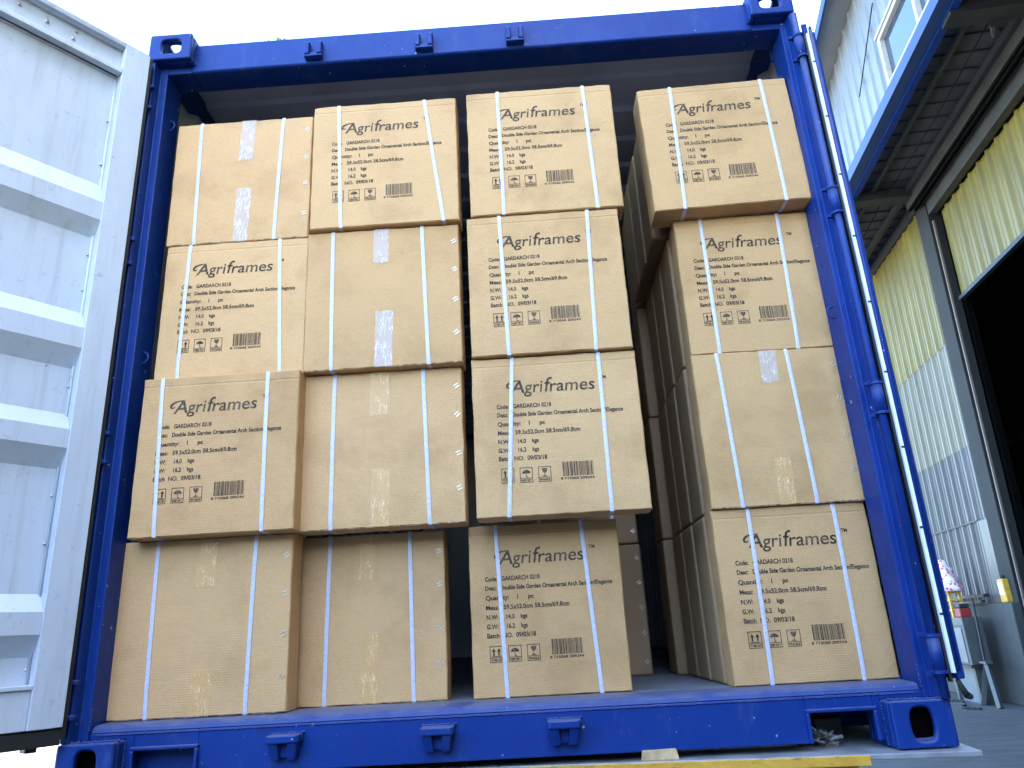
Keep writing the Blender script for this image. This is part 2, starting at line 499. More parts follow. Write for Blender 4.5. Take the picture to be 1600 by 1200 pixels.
# rounded nose + floor lip
prof = [(.060, .1362), (.060, .139), (.064, .148), (.072, .154), (.085, .157), (.170, .161), (.170, .1362)]
vs = [(x, y, z) for x in (SI+.001, RI-.001) for y, z in prof]; n = len(prof)
sillb.add(vs, [tuple(range(n)), tuple(range(2*n-1, n-1, -1))]+[(i, n+i, n+(i+1) % n, (i+1) % n) for i in range(n)])
sill = part(sillb, 'sill', 'blue', C0, bevel=.0025)
# raised frames round the fork openings
for x0, x1, zt in ((.186, .372, .088), (2.070, 2.256, .094)):
    b = MB(); b.box(x0-.004, x1+.004, .048, .0598, zt, zt+.010)
    b.box(x0-.004, x0+.006, .048, .0598, .018, zt-.0005); b.box(x1-.006, x1+.004, .048, .0598, .018, zt-.0005)
    sub(b, 'fork_pocket_frame', 'blue', sill, C0, bevel=.003)
# weld bead lines
def weld(mb, a, c, r=.004, step=.006):
    a = Vector(a); c = Vector(c); L_ = (c-a).length; k = int(L_/step)
    for i in range(k):
        p = a.lerp(c, (i+.5)/k)+Vector([random.uniform(-.0012, .0012) for _ in range(3)])
        q = a.lerp(c, (i+1.4)/k)
        mb.tube(p, q, r*random.uniform(.8, 1.25), r*random.uniform(.7, 1.1), n=6)
def wl(a, c, r_=.004):
    b = MB(); weld(b, a, c, r_); part(b, 'weld_bead', 'blue', C0, smooth=True)
for a_, c_, r_ in (((.162, .058, .118), (.162, .058, .02), .004), ((W-.162, .058, .118), (W-.162, .058, .005), .004), ((.03, .01, .119), (.16, .03, .119), .004), ((W-.16, .03, .119), (W-.02, .01, .119), .004),
                   ((SI, .052, .14), (SI, .052, .20), .003), ((RI, .052, .14), (RI, .052, .20), .003), ((.163, .048, H-.117), (.163, .048, H-.02), .003), ((W-.163, .048, H-.117), (W-.163, .048, H-.02), .003)):
    wl(a_, c_, r_)
# sill keepers
wl((.07, .0595, .131), (2.37, .0595, .131), .0022)
for x in (.625, 1.052, 1.402):
    b = MB()
    b.prism([(x-.046, .012), (x-.036, .004), (x+.040, .004), (x+.048, .012), (x+.048, .060), (x-.046, .060)], .092, .113)
    for s in (-1, 1):
        b.add([(x+s*.028-.014, .012, .0918), (x+s*.028+.014, .012, .0918), (x+s*.026+.015, .0598, .0918), (x+s*.026-.015, .0598, .0918),
               (x+s*.022-.012, .030, .048), (x+s*.022+.012, .030, .048), (x+s*.022+.013, .0598, .046), (x+s*.022-.013, .0598, .046)],
              [(0, 3, 2, 1), (4, 5, 6, 7), (0, 1, 5, 4), (1, 2, 6, 5), (2, 3, 7, 6), (3, 0, 4, 7)])
    b.box(x-.014, x+.014, .040, .0598, .052, .0915)
    sub(b, 'cam_keeper', 'blue', sill, C0, bevel=.004)
    b = MB(); weld(b, (x-.048, .058, .114), (x+.05, .058, .114), .003); sub(b, 'weld_bead', 'blue', sill, C0, smooth=True)
# floor (timber boards on cross members)
b = MB(); b.box(.055, W-.055, .1705, L-.06, .130, .160)
part(b, 'floor', simple('floor_board', (.13, .14, .16), .65, var=.3, scale=6), C0)
b = MB()
for i in range(18): b.box(.06, W-.06, .35+i*.32, .40+i*.32, .02, .129)
b.box(0.005, .055, .18, L-.18, .02, .17); b.box(W-.055, W-.005, .18, L-.18, .02, .17)
b.box(.165, .42, .115, .125, -.0025, .128)  # added plate behind the left fork pocket, blocks the bright deck beyond
part(b, 'underframe', 'blue', C0)
# side walls, corrugated
def corr(mb, a, c, z0, z1, depth, pitch, nrm, duty=.3):
    """trapezoid corrugated sheet from a to c (xy) between z0,z1; nrm: outward xy unit"""
    a = Vector((*a, 0)); c = Vector((*c, 0)); d = (c-a); Ln = d.length; d.normalize(); nv = Vector((*nrm, 0))
    pts = []; s = 0
    while s < Ln:
        for ds, o in ((0, 0), (pitch*(1-duty-.16), 0), (pitch*(1-duty-.08), depth), (pitch*.92, depth)):
            if s+ds <= Ln: pts.append((s+ds, o))
        s += pitch
    pts.append((Ln, 0))
    vs = []
    for s, o in pts:
        p = a+d*s+nv*o
        vs += [(p.x, p.y, z0), (p.x, p.y, z1)]
    fs = [(2*i, 2*i+2, 2*i+3, 2*i+1) for i in range(len(pts)-1)]
    mb.add(vs, fs)
b = MB(); corr(b, (.012, .162), (.012, L-.08), .17, 2.50, .034, .278, (1, 0)); o = part(b, 'side_wall', 'white', C0)
o.modifiers.new('t', 'SOLIDIFY').thickness = .002
b = MB(); corr(b, (W-.012, .162), (W-.012, L-.08), .17, 2.50, .034, .278, (-1, 0)); o = part(b, 'side_wall', 'inner', C0)
o.modifiers.new('t', 'SOLIDIFY').thickness = .002
b = MB(); b.box(.08, W-.08, L-.03, L-.028, .13, 2.52); part(b, 'front_wall', 'inner', C0)
b = MB(); b.box(.002, .05, .1625, .1775, 2.40, H-.12); b.box(W-.05, W-.002, .1625, .1775, 2.40, H-.12); b.box(.03, W-.03, .158, .20, 2.5005, 2.57)
part(b, 'header_gusset', 'blue', C0)
b = MB(); b.box(0, .06, .178, L-.178, 2.48, H-.01); b.box(W-.06, W, .178, L-.178, 2.48, H-.01); b.box(.162, W-.162, L-.06, L, 2.5, H-.01)
part(b, 'top_rail', 'blue', C0)
b = MB()
k = 0; y = .16
while y < L-.2:
    b.add([(.06, y, 2.545), (W-.06, y, 2.545), (W-.06, y+.09, 2.545), (.06, y+.09, 2.545), (W-.06, y+.105, 2.562), (.06, y+.105, 2.562), (W-.06, y+.195, 2.562), (.06, y+.195, 2.562), (W-.06, y+.21, 2.545), (.06, y+.21, 2.545)],
          [(0, 1, 2, 3), (3, 2, 4, 5), (5, 4, 6, 7), (7, 6, 8, 9)]); y += .21
rf = part(b, 'roof_panel', 'ceiling', C0); rf.modifiers.new('t', 'SOLIDIFY').thickness = .002

# ---- left door (swung open past 125 degrees)
th = R(37)
DH = Vector((.03, -.03, 0)); DD = Vector((-math.sin(th), -math.cos(th), 0)); DN = Vector((math.cos(th), -math.sin(th), 0))
def DM():   # local: x along door from hinge, y = depth behind inner face (outside), z up
    o = Matrix.Identity(4)
    for i in range(3): o[i][0] = DD[i]; o[i][1] = -DN[i]; o[i][3] = DH[i]
    return o
dm = DM()
DL = 1.155
b = MB()
ZB, ZT = .166, 2.458
b.box(0, .088, 0, .05, ZB, ZT, dm)                       # hinge stile
b.box(DL-.088, DL, 0, .05, ZB, ZT, dm)                     # lock stile
# top rail: channel (flange, web set back, lower flange)
b.box(.0882, DL-.0882, 0.001, .006, 2.440, ZT, dm) 
b.box(.0882, DL-.0882, .030, .0498, 2.345, ZT-.001, dm)
b.box(.0882, DL-.0882, 0.001, .0298, 2.326, 2.3445, dm)
b.box(.0882, DL-.0882, 0.001, .0298, ZT-.018, ZT-.001, dm)
b.box(.0882, DL-.0882, .008, .0498, ZB, .268, dm)         # bottom rail
b.box(.0882, DL-.0882, .001, .0498, .2682, .280, dm)
ldoor = part(b, 'door_leaf', 'white', C0, bevel=.002)
ldoor['label'] = 'left door leaf, white inside, swung open towards the viewer'
# corrugated panel with three broad horizontal ribs (+one at the bottom)
def door_panel(Mx, root, par):
    b = MB()
    dp = .040
    prof = [(2.330, dp)]
    for zt, zo, zi, zb in ((1.870, 1.790, 1.722, 1.665), (1.392, 1.330, 1.262, 1.200), (1.052, .998, .940, .880), (.520, .470, .410, .352)):
        prof += [(zt, dp), (zo, .004), (zi, .004), (zb, dp)]
    prof += [(.27, dp)]
    xs = [.0885, .112, DL-.112, DL-.0885]
    vs = []; fs = []
    nn = 40
    for z, d in prof:
        vs += [(.0885, d, z), (DL-.0885, d, z)]
    for i in range(len(prof)-1): fs.append((2*i, 2*i+1, 2*i+3, 2*i+2))
    b.add(vs, fs, Mx)
    o = sub(b, 'corrugated_panel', 'white', par, root)
    o.modifiers.new('t', 'SOLIDIFY').thickness = .0016
    # sealant bead & rivets down the stile edge
    b = MB()
    b.tube((.0915, .0385, .285), (.0915, .0385, 2.325), .0045, n=8, M=Mx)
    b.tube((.095, .0375, 2.322), (DL-.095, .0375, 2.322), .004, n=8, M=Mx)
    sub(b, 'sealant_bead', 'white', par, root, smooth=True)
    b = MB()
    for z in (2.13, 1.95, 1.60, 1.47, 1.14, .80, .66, .45, .32, .20):
        p = Mx @ Vector((.100, .034, z)); q = Mx @ Vector((.100, .040, z)); b.tube(p, q, .0035, n=8)
    for x, z in ((.245, 2.420), (.250, 2.385), (.335, 2.400), (.42, 2.410), (.60, 2.40), (.75, 2.40), (.90, 2.40)):
        p = Mx @ Vector((x, .0245, z)); q = Mx @ Vector((x, .030, z)); b.tube(p, q, .0055, n=8)
    sub(b, 'rivet', 'steel', par, root, smooth=True)
door_panel(dm, C0, ldoor)
# outer skin + gasket
b = MB(); b.box(-.012, DL, .0505, .056, ZB-.02, ZT+.006, dm); sub(b, 'outer_skin', 'blue', ldoor, C0)
b = MB(); b.box(-.001, DL, .020, .050, ZB-.030, ZB-.001, dm); b.box(-.014, -.001, .012, .050, ZB-.03, ZT+.002, dm)
b.box(.0, DL, .006, .012, ZB-.045, ZB-.006, dm)
sub(b, 'gasket', 'gasket', ldoor, C0)
# thin blue rim seen along the top
b = MB(); b.box(.0, DL, .012, .058, ZT+.0062, ZT+.012, dm); sub(b, 'rim', 'blue', ldoor, C0)
b = MB()
for x in (.32, .83): b.tube(dm @ Vector((x, .085, .05)), dm @ Vector((x, .085, 2.52)), .017, n=12)
sub(b, 'locking_bar', 'steel', ldoor, C0, smooth=True)
# bottom lug of the locking bar seen below the door
b = MB(); b.box(.045, .075, .03, .07, .108, .135, dm); sub(b, 'door_stop', 'gasket', ldoor, C0, bevel=.003)

HZ = (2.30, 1.655, .962, .232)
for z in HZ:     # left hinge blades and pins
    b = MB()
    b.tube((.012, -.005, z-.055), (.012, -.005, z+.055), .013, n=14)
    for dz in (-.052, .040):
        b.box(.0, .040, -.006, .0118, z+dz, z+dz+.012)
    part(b, 'hinge', 'blue', C0, bevel=.002)

# ---- right door, folded back 270 degrees along the side of the container
TX, TY = 2.424, -.006
b = MB()
b.tube((TX, TY, .118), (TX, TY, H-.14), .0115, n=20)
part(b, 'hinge_rod', 'blue', C0, smooth=True)
for z in HZ:
    b = MB()
    b.tube((TX, TY, z-.047), (TX, TY, z+.047), .0165, n=20)
    part(b, 'hinge_barrel', 'blue', C0, smooth=True)
    for s in (-1, 1):
        b = MB()
        b.tube((TX, TY, z+s*.047-.004), (TX, TY, z+s*.047+.004), .0205, n=20)
        b.box(TX-.030, TX-.012, TY+.004, .0115, z+s*.051-.005, z+s*.051+.005)
        part(b, 'hinge_lug', 'blue', C0)
b = MB(); b.box(2.460, 2.480, -.022, 1.13, .166, 2.352)
rdoor = part(b, 'door_leaf', 'blue', C0, bevel=.004)
rdoor['label'] = 'right door leaf folded flat against the container side, seen edge-on'
b = MB(); b.box(2.4395, 2.4465, -.018, -.004, .160, 2.350); b.box(2.4395, 2.4598, -.0035, 1.12, .17, 2.34)
sub(b, 'gasket', 'gasket', rdoor, C0)
b = MB(); b.box(2.4468, 2.4555, -.028, -.004, .182, 2.342)
for_strip = sub(b, 'sealing_strip', 'strip_white', rdoor, C0, bevel=.001)
for i in range(9):
    b = MB()
    z = .33+i*.235
    b.box(2.4466, 2.4557, -.0292, -.028, z, z+.006)
    sub(b, 'strip_clip', 'gasket', rdoor, C0)
b = MB(); b.tube((2.463, -.026, .19), (2.463, -.026, 2.36), .006, n=10); b.tube((2.463, -.026, 2.36), (2.463, -.026, 2.372), .007, .003, n=10)
sub(b, 'edge_tube', 'blue', rdoor, C0, smooth=True)
b = MB()
for y in (.30, .85): b.tube((2.53, y, .08), (2.53, y, 2.48), .016, n=12)
sub(b, 'locking_bar', 'steel', rdoor, C0, smooth=True)
b = MB(); b.tube((2.462, -.01, .165), (2.478, -.01, .125), .006, .009, n=8); b.tube((2.478, -.01, .125), (2.492, 0, .120), .010, .008, n=8)
sub(b, 'door_tieback', 'rubber', rdoor, C0, smooth=True)
b = MB(); b.prism([(2.445, -.010), (2.462, -.010), (2.462, 0.0), (2.445, 0.0)], 2.352, 2.40)
sub(b, 'top_lug', 'blue', rdoor, C0)

# ================================================================= CARTONS
def bulge(seed, amp):
    def fn(x, z, w, h):
        a = (1-(2*x/w)**2); c = (1-(2*z/h-1)**2)
        return amp*a*c + .0012*noise.noise(Vector((x*7+seed*13.1, z*7, seed*3.7))) + .0005*noise.noise(Vector((x*30+seed, z*30, seed)))
    return fn

def carton_body(w, d, h, seed, amp, printed, name='box'):
    """closed cuboid; finely gridded front (y = -d/2) and 'soft' worn edges"""
    fn = bulge(seed, amp)
    rs = random.Random(seed*101+5)
    e = .0035
    nx, nz = 26, 26
    xs = [-w/2, -w/2+e*.45, -w/2+e]+[-w/2+e+(w-2*e)*i/nx for i in range(1, nx)]+[w/2-e, w/2-e*.45, w/2]
    zs = [0, e*.45, e]+[e+(h-2*e)*i/nz for i in range(1, nz)]+[h-e, h-e*.45, h]
    # crease score lines
    for zc in ([h-.030] if printed else [h-.018]):
        zs = [z for z in zs if abs(z-zc) > .006]+[zc-.004, zc, zc+.004]; zs.sort()
    zsc = h-.030 if printed else None
    off = [e, e*.28, 0]
    def edge(v, lo, hi):
        dd = min(v-lo, hi-v)
        return e if dd < 1e-6 else (e*.25 if dd < e*.7 else 0)
    mb = MB(); vs = []; 
    for z in zs:
        for x in xs:
            o = max(edge(x, -w/2, w/2), edge(z, 0, h))
            y = -d/2 + o - fn(x, z, w, h)
            if zsc and abs(z-zsc) < 1e-6: y += .0013
            jx = jz = 0
            if o > 0:
                y += abs(noise.noise(Vector((x*22+seed*7, z*22, 1.3))))*.0045
                jz = noise.noise(Vector((x*16, z*3+seed*5, 7)))*.0022 if (z < .01 or z > h-.01) else 0
                jx = noise.noise(Vector((z*14, x*3+seed*5, 4)))*.0020 if abs(x) > w/2-.01 else 0
            # crushed corner
            for cx, cz in ((-w/2, 0), (w/2, 0), (-w/2, h), (w/2, h)):
                r = math.hypot(x-cx, z-cz)
                if r < .03: y += (.03-r)*.12*((seed*37+int(cx*99)+int(cz*77)) % 5)/5
            vs.append((x+jx, y, z+jz))
    NX, NZ = len(xs), len(zs)
    fs = [(j*NX+i, j*NX+i+1, (j+1)*NX+i+1, (j+1)*NX+i) for j in range(NZ-1) for i in range(NX-1)]
    # back ring, connect boundary
    loop = [i for i in range(NX)] + [j*NX+NX-1 for j in range(1, NZ)] + [(NZ-1)*NX+i for i in range(NX-2, -1, -1)] + [j*NX for j in range(NZ-2, 0, -1)]
    base = len(vs)
    for k in loop:
        x, y, z = vs[k]; vs.append((x, d/2, z))
    m = len(loop)
    fs += [(loop[i], base+i, base+(i+1) % m, loop[(i+1) % m]) for i in range(m)]
    fs.append(tuple(base+i for i in range(m)))
    mb.add(vs, fs)
    return mb, fn

def front_sheet(pts_rows, fn, w, h, d, lift):
    """rows of (x,z) -> sheet lying on the bulged front"""
    mb = MB(); vs = []
    n = len(pts_rows[0])
    for row in pts_rows:
        for x, z in row: vs.append((x, -d/2-fn(x, z, w, h)-lift, z))
    fs = [(j*n+i, j*n+i+1, (j+1)*n+i+1, (j+1)*n+i) for j in range(len(pts_rows)-1) for i in range(n-1)]
    mb.add(vs, fs); return mb

TEXTCACHE = {}
def text_mesh(body, size, shear=0., offset=0., space=1.0):
    key = (body, size, shear, offset, space)
    if key in TEXTCACHE: return TEXTCACHE[key]
    cu = bpy.data.curves.new('t', 'FONT'); cu.body = body; cu.size = size; cu.shear = shear; cu.offset = offset; cu.space_character = space
    cu.resolution_u = 5
    ob = bpy.data.objects.new('t', cu); COL.objects.link(ob)
    dg = bpy.context.evaluated_depsgraph_get(); dg.update()
    me = bpy.data.meshes.new_from_object(ob.evaluated_get(dg))
    vs = [v.co.copy() for v in me.vertices]; fs = [tuple(p.vertices) for p in me.polygons]
    bpy.data.objects.remove(ob); bpy.data.curves.remove(cu); bpy.data.meshes.remove(me)
    x0 = min(v.x for v in vs); x1 = max(v.x for v in vs)
    TEXTCACHE[key] = (vs, fs, x0, x1)
    return TEXTCACHE[key]

class Ink:
    """flat ink in the carton's front xz plane"""
    def __init__(s, tilt=0.): s.v = []; s.f = []; s.tilt = tilt
    def text(s, body, x, z, size, width=None, **k):
        vs, fs, x0, x1 = text_mesh(body, size, **k)
        kx = 1 if width is None else width/(x1-x0)
        o = len(s.v)
        s.v += [(x+(v.x-x0)*kx, z+v.y) for v in vs]; s.f += [tuple(i+o for i in q) for q in fs]
    def rect(s, x0, x1, z0, z1):
        o = len(s.v); s.v += [(x0, z0), (x1, z0), (x1, z1), (x0, z1)]; s.f.append((o, o+1, o+2, o+3))
    def frame(s, x0, x1, z0, z1, t):
        s.rect(x0, x1, z0, z0+t); s.rect(x0, x1, z1-t, z1); s.rect(x0, x0+t, z0+t, z1-t); s.rect(x1-t, x1, z0+t, z1-t)
    def poly(s, pts):
        o = len(s.v); s.v += list(pts); s.f.append(tuple(range(o, o+len(pts))))
    def stroke(s, pts, ws):
        o = len(s.v); n = len(pts)
        for i, (x, z) in enumerate(pts):
            a = pts[max(0, i-1)]; c = pts[min(n-1, i+1)]
            dx, dz = c[0]-a[0], c[1]-a[1]; q = math.hypot(dx, dz) or 1
            nx, nz = -dz/q, dx/q; w = ws[i]/2
            s.v += [(x+nx*w, z+nz*w), (x-nx*w, z-nz*w)]
        for i in range(n-1): s.f.append((o+2*i, o+2*i+1, o+2*i+3, o+2*i+2))
    def build(s, name, parent, fn, w, h, d, lift=.0009):
        me = bpy.data.meshes.new(name)
        s.v = [(x-s.tilt*z, z+s.tilt*x) for x, z in s.v]
        me.from_pydata([(x, -d/2-fn(x, z, w, h)-lift, z) for x, z in s.v], [], s.f); me.update()
        me.materials.append(MAT['ink'])
        ob = bpy.data.objects.new(name, me); COL.objects.link(ob); ob.parent = parent
        return ob

def bez(p0, p1, p2, p3, n=18):
    return [tuple((1-t)**3*a+3*(1-t)**2*t*b_+3*(1-t)*t*t*c+t**3*d_ for a, b_, c, d_ in zip(p0, p1, p2, p3)) for t in [i/n for i in range(n+1)]]

LINES = [(.345, 'Code:   GARDARCH 0218', .175), (.317, 'Desc:   Double Side Garden Ornamental Arch Section/Elegance', .402),
         (.287, 'Quantity:    1     pc', .152), (.258, 'Meas:   59.5x52.0cm 58.5cm/69.8cm', .262),
         (.229, 'N.W:     14.0    kgs', .128), (.201, 'G.W:     16.2    kgs', .128), (.174, 'Batch  NO.  09/03/18', .152)]
def printing(root, w, h, d, fn, ox, oz, seed, variant=0):
    X = -w/2+ox; Z = oz
    tilt = math.sin(seed*2.7)*.006
    k = Ink(tilt)
    # logo
    z0 = Z+.395
    k.text('A', X+.046, z0, .062, width=.046, shear=.18, offset=.0006)
    k.text('gri', X+.090, z0, .058, width=.062, shear=.12, offset=.0003)
    k.text('f', X+.157, z0, .070, width=.026, shear=.16, offset=.0001)
    k.text('rames', X+.173, z0, .058, width=.146, shear=.12, offset=.0004)
    k.text('TM', X+.337, z0+.034, .015, width=.020, offset=.0004)
    pts = bez((X+.050, z0+.022), (X+.030, z0+.008), (X+.024, z0+.044), (X+.082, z0+.042), 20)
    k.stroke(pts, [.002+.005*math.sin(math.pi*i/20) for i in range(21)])
    k.build('printed_logo', root, fn, w, h, d)
    k = Ink(tilt)
    for zz, tx, wd in LINES: k.text(tx, X, Z+zz, .0190, width=wd, offset=.00055)
    k.build('printed_text', root, fn, w, h, d)
    for i in range(3):
        k = Ink(tilt); x0 = X+.006+i*.0575; z1 = Z+.150; ww = .040; hh = .048
        k.frame(x0, x0+ww, z1-hh, z1, .0018); k.rect(x0+.002, x0+ww-.002, z1-hh+.013, z1-hh+.0145)
        k.text(('THIS UP', 'KEEP DRY', 'FRAGILE')[i], x0+.004, z1-hh+.0045, .0085, width=ww-.008, offset=.0003)
        cx = x0+ww/2; cz = z1-.018
        if i == 0:
            for s in (-.008, .008):
                k.poly([(cx+s-.006, cz+.002), (cx+s+.006, cz+.002), (cx+s, cz+.012)]); k.rect(cx+s-.0022, cx+s+.0022, cz-.010, cz+.002)
            k.rect(cx-.014, cx+.014, cz-.0135, cz-.0115)
        elif i == 1:
            k.poly([(cx+.013*math.cos(math.pi*j/8), cz-.001+.011*math.sin(math.pi*j/8)) for j in range(9)])
            k.rect(cx-.001, cx+.001, cz-.012, cz-.001); k.rect(cx-.001, cx+.005, cz-.0135, cz-.0115)
        else:
            k.poly([(cx-.009, cz+.012), (cx+.009, cz+.012), (cx+.006, cz+.001), (cx, cz-.003), (cx-.006, cz+.001)])
            k.rect(cx-.001, cx+.001, cz-.011, cz-.003); k.rect(cx-.006, cx+.006, cz-.0135, cz-.011)
        k.build('handling_symbol', root, fn, w, h, d)
    k = Ink(tilt); rs = random.Random(99)
    x = X+.198; xe = X+.294
    while x < xe:
        bw = rs.choice((.0011, .0011, .0020, .0030)); k.rect(x, min(x+bw, xe), Z+.116, Z+.161); x += bw+rs.choice((.0012, .0014, .0022))
    k.text('8 715068 209344', X+.190, Z+.105, .0105, width=.104, offset=.0002)
    k.build('barcode', root, fn, w, h, d)

def strap_pair(root, w, h, d, fn, straps):
    sw = .0125
    for xt, xb in straps:
        mb = MB(); n = 18
        ring = []
        for i in range(n+1):                       # front, top -> bottom
            t = i/n; z = (h+.0012)*(1-t)-.0006*t; x = xt+(xb-xt)*t - w/2
            zc = min(max(z, 0), h)
            e = .0025 if i in (0, n) else 0
            ring.append((x, -d/2-fn(x, zc, w, h)-.0018+e, z))
        xt_, xb_ = xt-w/2, xb-w/2
        ring += [(xb_, -d/2+.012, -.0012), (xb_, d/2-.004, -.0012), (xb_, d/2+.0015, .002), (xt_, d/2+.0015, h-.002), (xt_, d/2-.004, h+.0015), (xt_, -d/2+.01, h+.0015)]
        vs = []
        for x, y, z in ring: vs += [(x-sw/2, y, z), (x-sw*.25, y-(.0008 if y < 0 else 0), z), (x+sw*.25, y-(.0008 if y < 0 else 0), z), (x+sw/2, y, z)]
        m = len(ring); fs = []
        for i in range(m):
            j = (i+1) % m
            for c in range(3): fs.append((4*i+c, 4*i+c+1, 4*j+c+1, 4*j+c))
        mb.add(vs, fs)
        o = mb.build('strap', 'strap', root)
        sd = o.modifiers.new('t', 'SOLIDIFY'); sd.thickness = .0008; sd.offset = 0

def tapes(root, w, h, d, fn, specs, seed):
    for (cx, z0, z1, wd, mat) in specs:
        top = z1 >= h-.01; bot = z0 <= .01
        rs = random.Random(seed*7+int(z0*100)); rows = []
        n = 22
        for j in range(n+1):
            z = z0+(z1-z0)*j/n
            sk = rs.uniform(-.0012, .0012)
            if (j == 0 and not bot) or (j == n and not top):
                row = [(cx-w/2-wd/2+wd*i/9, z+rs.uniform(-.003, .003)) for i in range(10)]
            else: row = [(cx-w/2-wd/2+wd*i/9+sk+(z-z0)*.02, z) for i in range(10)]
            rows.append(row)
        mb = MB(); vs = []
        for j, row in enumerate(rows):
            for i, (x, z) in enumerate(row):
                wr = .0009*abs(noise.noise(Vector((x*160, z*45, seed))))
                vs.append((x, -d/2-fn(x, min(max(z, 0), h), w, h)-.0011-wr, min(max(z, .0005), h-.0005)))
        nn = 10
        fs = [(j*nn+i, j*nn+i+1, (j+1)*nn+i+1, (j+1)*nn+i) for j in range(len(rows)-1) for i in range(nn-1)]
        mb.add(vs, fs)
        o = mb.build('packing_tape', mat, root, smooth=True)

STAPLE = None
def staple_mesh():
    global STAPLE
    if STAPLE: return STAPLE
    mb = MB()
    a = (-.0065, 0, -.0048); c = (.0065, 0, .0056)
    q = Vector((c[0]-a[0], 0, c[2]-a[2])).normalized(); nrm = Vector((-q.z, 0, q.x))*.0024
    for s in (-1, 1):
        o = nrm*s*1.9
        mb.add([Vector(a)+o-nrm*.55+Vector((0, -.0012, 0)), Vector(c)+o-nrm*.55+Vector((0, -.0012, 0)), Vector(c)+o+nrm*.55+Vector((0, -.0012, 0)), Vector(a)+o+nrm*.55+Vector((0, -.0012, 0)),
                Vector(a)+o-nrm*.55, Vector(c)+o-nrm*.55, Vector(c)+o+nrm*.55, Vector(a)+o+nrm*.55],
               [(0, 1, 2, 3), (4, 7, 6, 5), (0, 4, 5, 1), (1, 5, 6, 2), (2, 6, 7, 3), (3, 7, 4, 0)])
    me = bpy.data.meshes.new('staple'); me.from_pydata(mb.v, [], mb.f); me.update(); me.materials.append(MAT['steel'])
    STAPLE = me; return me

simple('torn_paper', (.66, .52, .36), .85, var=.25, scale=90, spec=.2)
def frayed(root, w, h, d, fn, seed):
    # torn liner paper standing proud along the lower front edge
    rs = random.Random(seed*31); mb = MB(); x = -w/2+.01; 
    while x < w/2-.02:
        if rs.random() < .55:
            L_ = rs.uniform(.012, .05); n = 5; vs = []
            for i in range(n+1):
                xx = min(x+L_*i/n, w/2-.004); hh = rs.uniform(.0012, .0042)
                y = -d/2-fn(xx, 0, w, h)
                vs += [(xx, y+.002, -.0006), (xx, y-.0018, hh)]
            mb.add(vs, [(2*i, 2*i+2, 2*i+3, 2*i+1) for i in range(n)])
            x += L_
        x += rs.uniform(.004, .03)
    o = mb.build('torn_edge', 'torn_paper', root)
F0 = .1615; HH = .5205
GROUP = 'cardboard cartons stacked in the container'
def carton(name, label, xl, w, y, row, seed, straps, printed=None, tape=None, rz=0., ry=0., amp=.0028, d=.095, dz=0., h=HH-.0012, staples=True):
    z = F0+HH*row+dz
    root = empty(name, (xl+w/2, y+d/2, z), label, 'carton', GROUP, rz)
    if ry: root.rotation_euler = (0, ry, rz)
    mb, fn = carton_body(w, d, h, seed, amp, printed is not None)
    o = mb.build('box', 'card', root)
    if printed is not None: printing(root, w, h, d, fn, printed, 0, seed)
    strap_pair(root, w, h, d, fn, straps)
    if tape:
        frayed(root, w, h, d, fn, seed)
        tapes(root, w, h, d, fn, tape, seed)
        for zz in (.105, .225, .345, .455):
            s = bpy.data.objects.new('staple', staple_mesh()); COL.objects.link(s); s.parent = root
            x = w/2-.018; zz += random.uniform(-.008, .008)
            s.location = (x, -d/2-fn(x, zz, w, h)-.0008, zz); s.rotation_euler = (0, random.uniform(-.5, .5), 0)
    return root

TC, TY_ = 'tape_clear', 'tape_yellow'
# column 1 (left) top to bottom
carton('carton', 'taped carton with no print, topmost in the leftmost stack, against the blue post', .096, .516, .098, 3, 1, [(.094, .104), (.300, .306)] if 0 else [(.092, .103), (.405, .392)],
       tape=[(.270, .340, HH-.001, .054, TC), (.270, .001, .220, .054, TC)])
carton('carton', 'printed carton second from top in the leftmost stack, partly behind the protruding one below', .104, .510, .100, 2, 2, [(.084, .081), (.407, .431)], printed=.066)
carton('carton', 'printed carton third from top in the leftmost stack, standing forward of its neighbours', .100, .518, .055, 1, 3, [(.063, .085), (.413, .419)], printed=.066)
carton('carton', 'taped carton on the sill at the bottom left corner, plain brown with four staples', .049, .545, .132, 0, 4, [(.115, .124), (.428, .423)],
       tape=[(.276, .370, HH-.001, .058, TY_), (.284, .001, .125, .060, TY_)])
# column 2
carton('carton', 'printed carton topmost in the second stack from the left, right strap slanting', .6285, .531, .060, 3, 5, [(.094, .111), (.413, .475)], printed=.074, dz=.004)
carton('carton', 'taped carton second from top in the second stack from the left, clear wrinkled tape', .618, .534, .082, 2, 6, [(.090, .095), (.405, .421)],
       tape=[(.260, .385, HH-.001, .052, TC), (.270, .001, .200, .060, TC)])
carton('carton', 'taped carton third from top in the second stack from the left, overhanging the one below', .6025, .540, .122, 1, 7, [(.114, .111), (.411, .426)],
       tape=[(.264, .365, HH-.001, .062, TY_), (.268, .001, .185, .060, TY_)])
carton('carton', 'set-back taped carton at the bottom of the second stack from the left', .577, .477, .262, 0, 8, [(.099, .092), (.363, .372)],
       tape=[(.222, .375, HH-.001, .052, TY_), (.230, .001, .210, .058, TY_)])
# column 3
carton('carton', 'printed carton topmost in the third stack, beside the top dark gap', 1.200, .534, .050, 3, 9, [(.116, .117), (.431, .444)], printed=.075, dz=.006)
carton('carton', 'printed carton second from top in the third stack', 1.184, .527, .056, 2, 10, [(.114, .123), (.420, .407)], printed=.072, dz=.003)
carton('carton', 'printed carton third from top in the third stack, jutting over the narrow one beneath', 1.180, .537, .074, 1, 11, [(.135, .100), (.417, .414)], printed=.075)
carton('carton', 'narrow printed carton standing on the sill at the bottom of the third stack', 1.137, .482, .228, 0, 12, [(.089, .104), (.366, .390)], printed=.050)
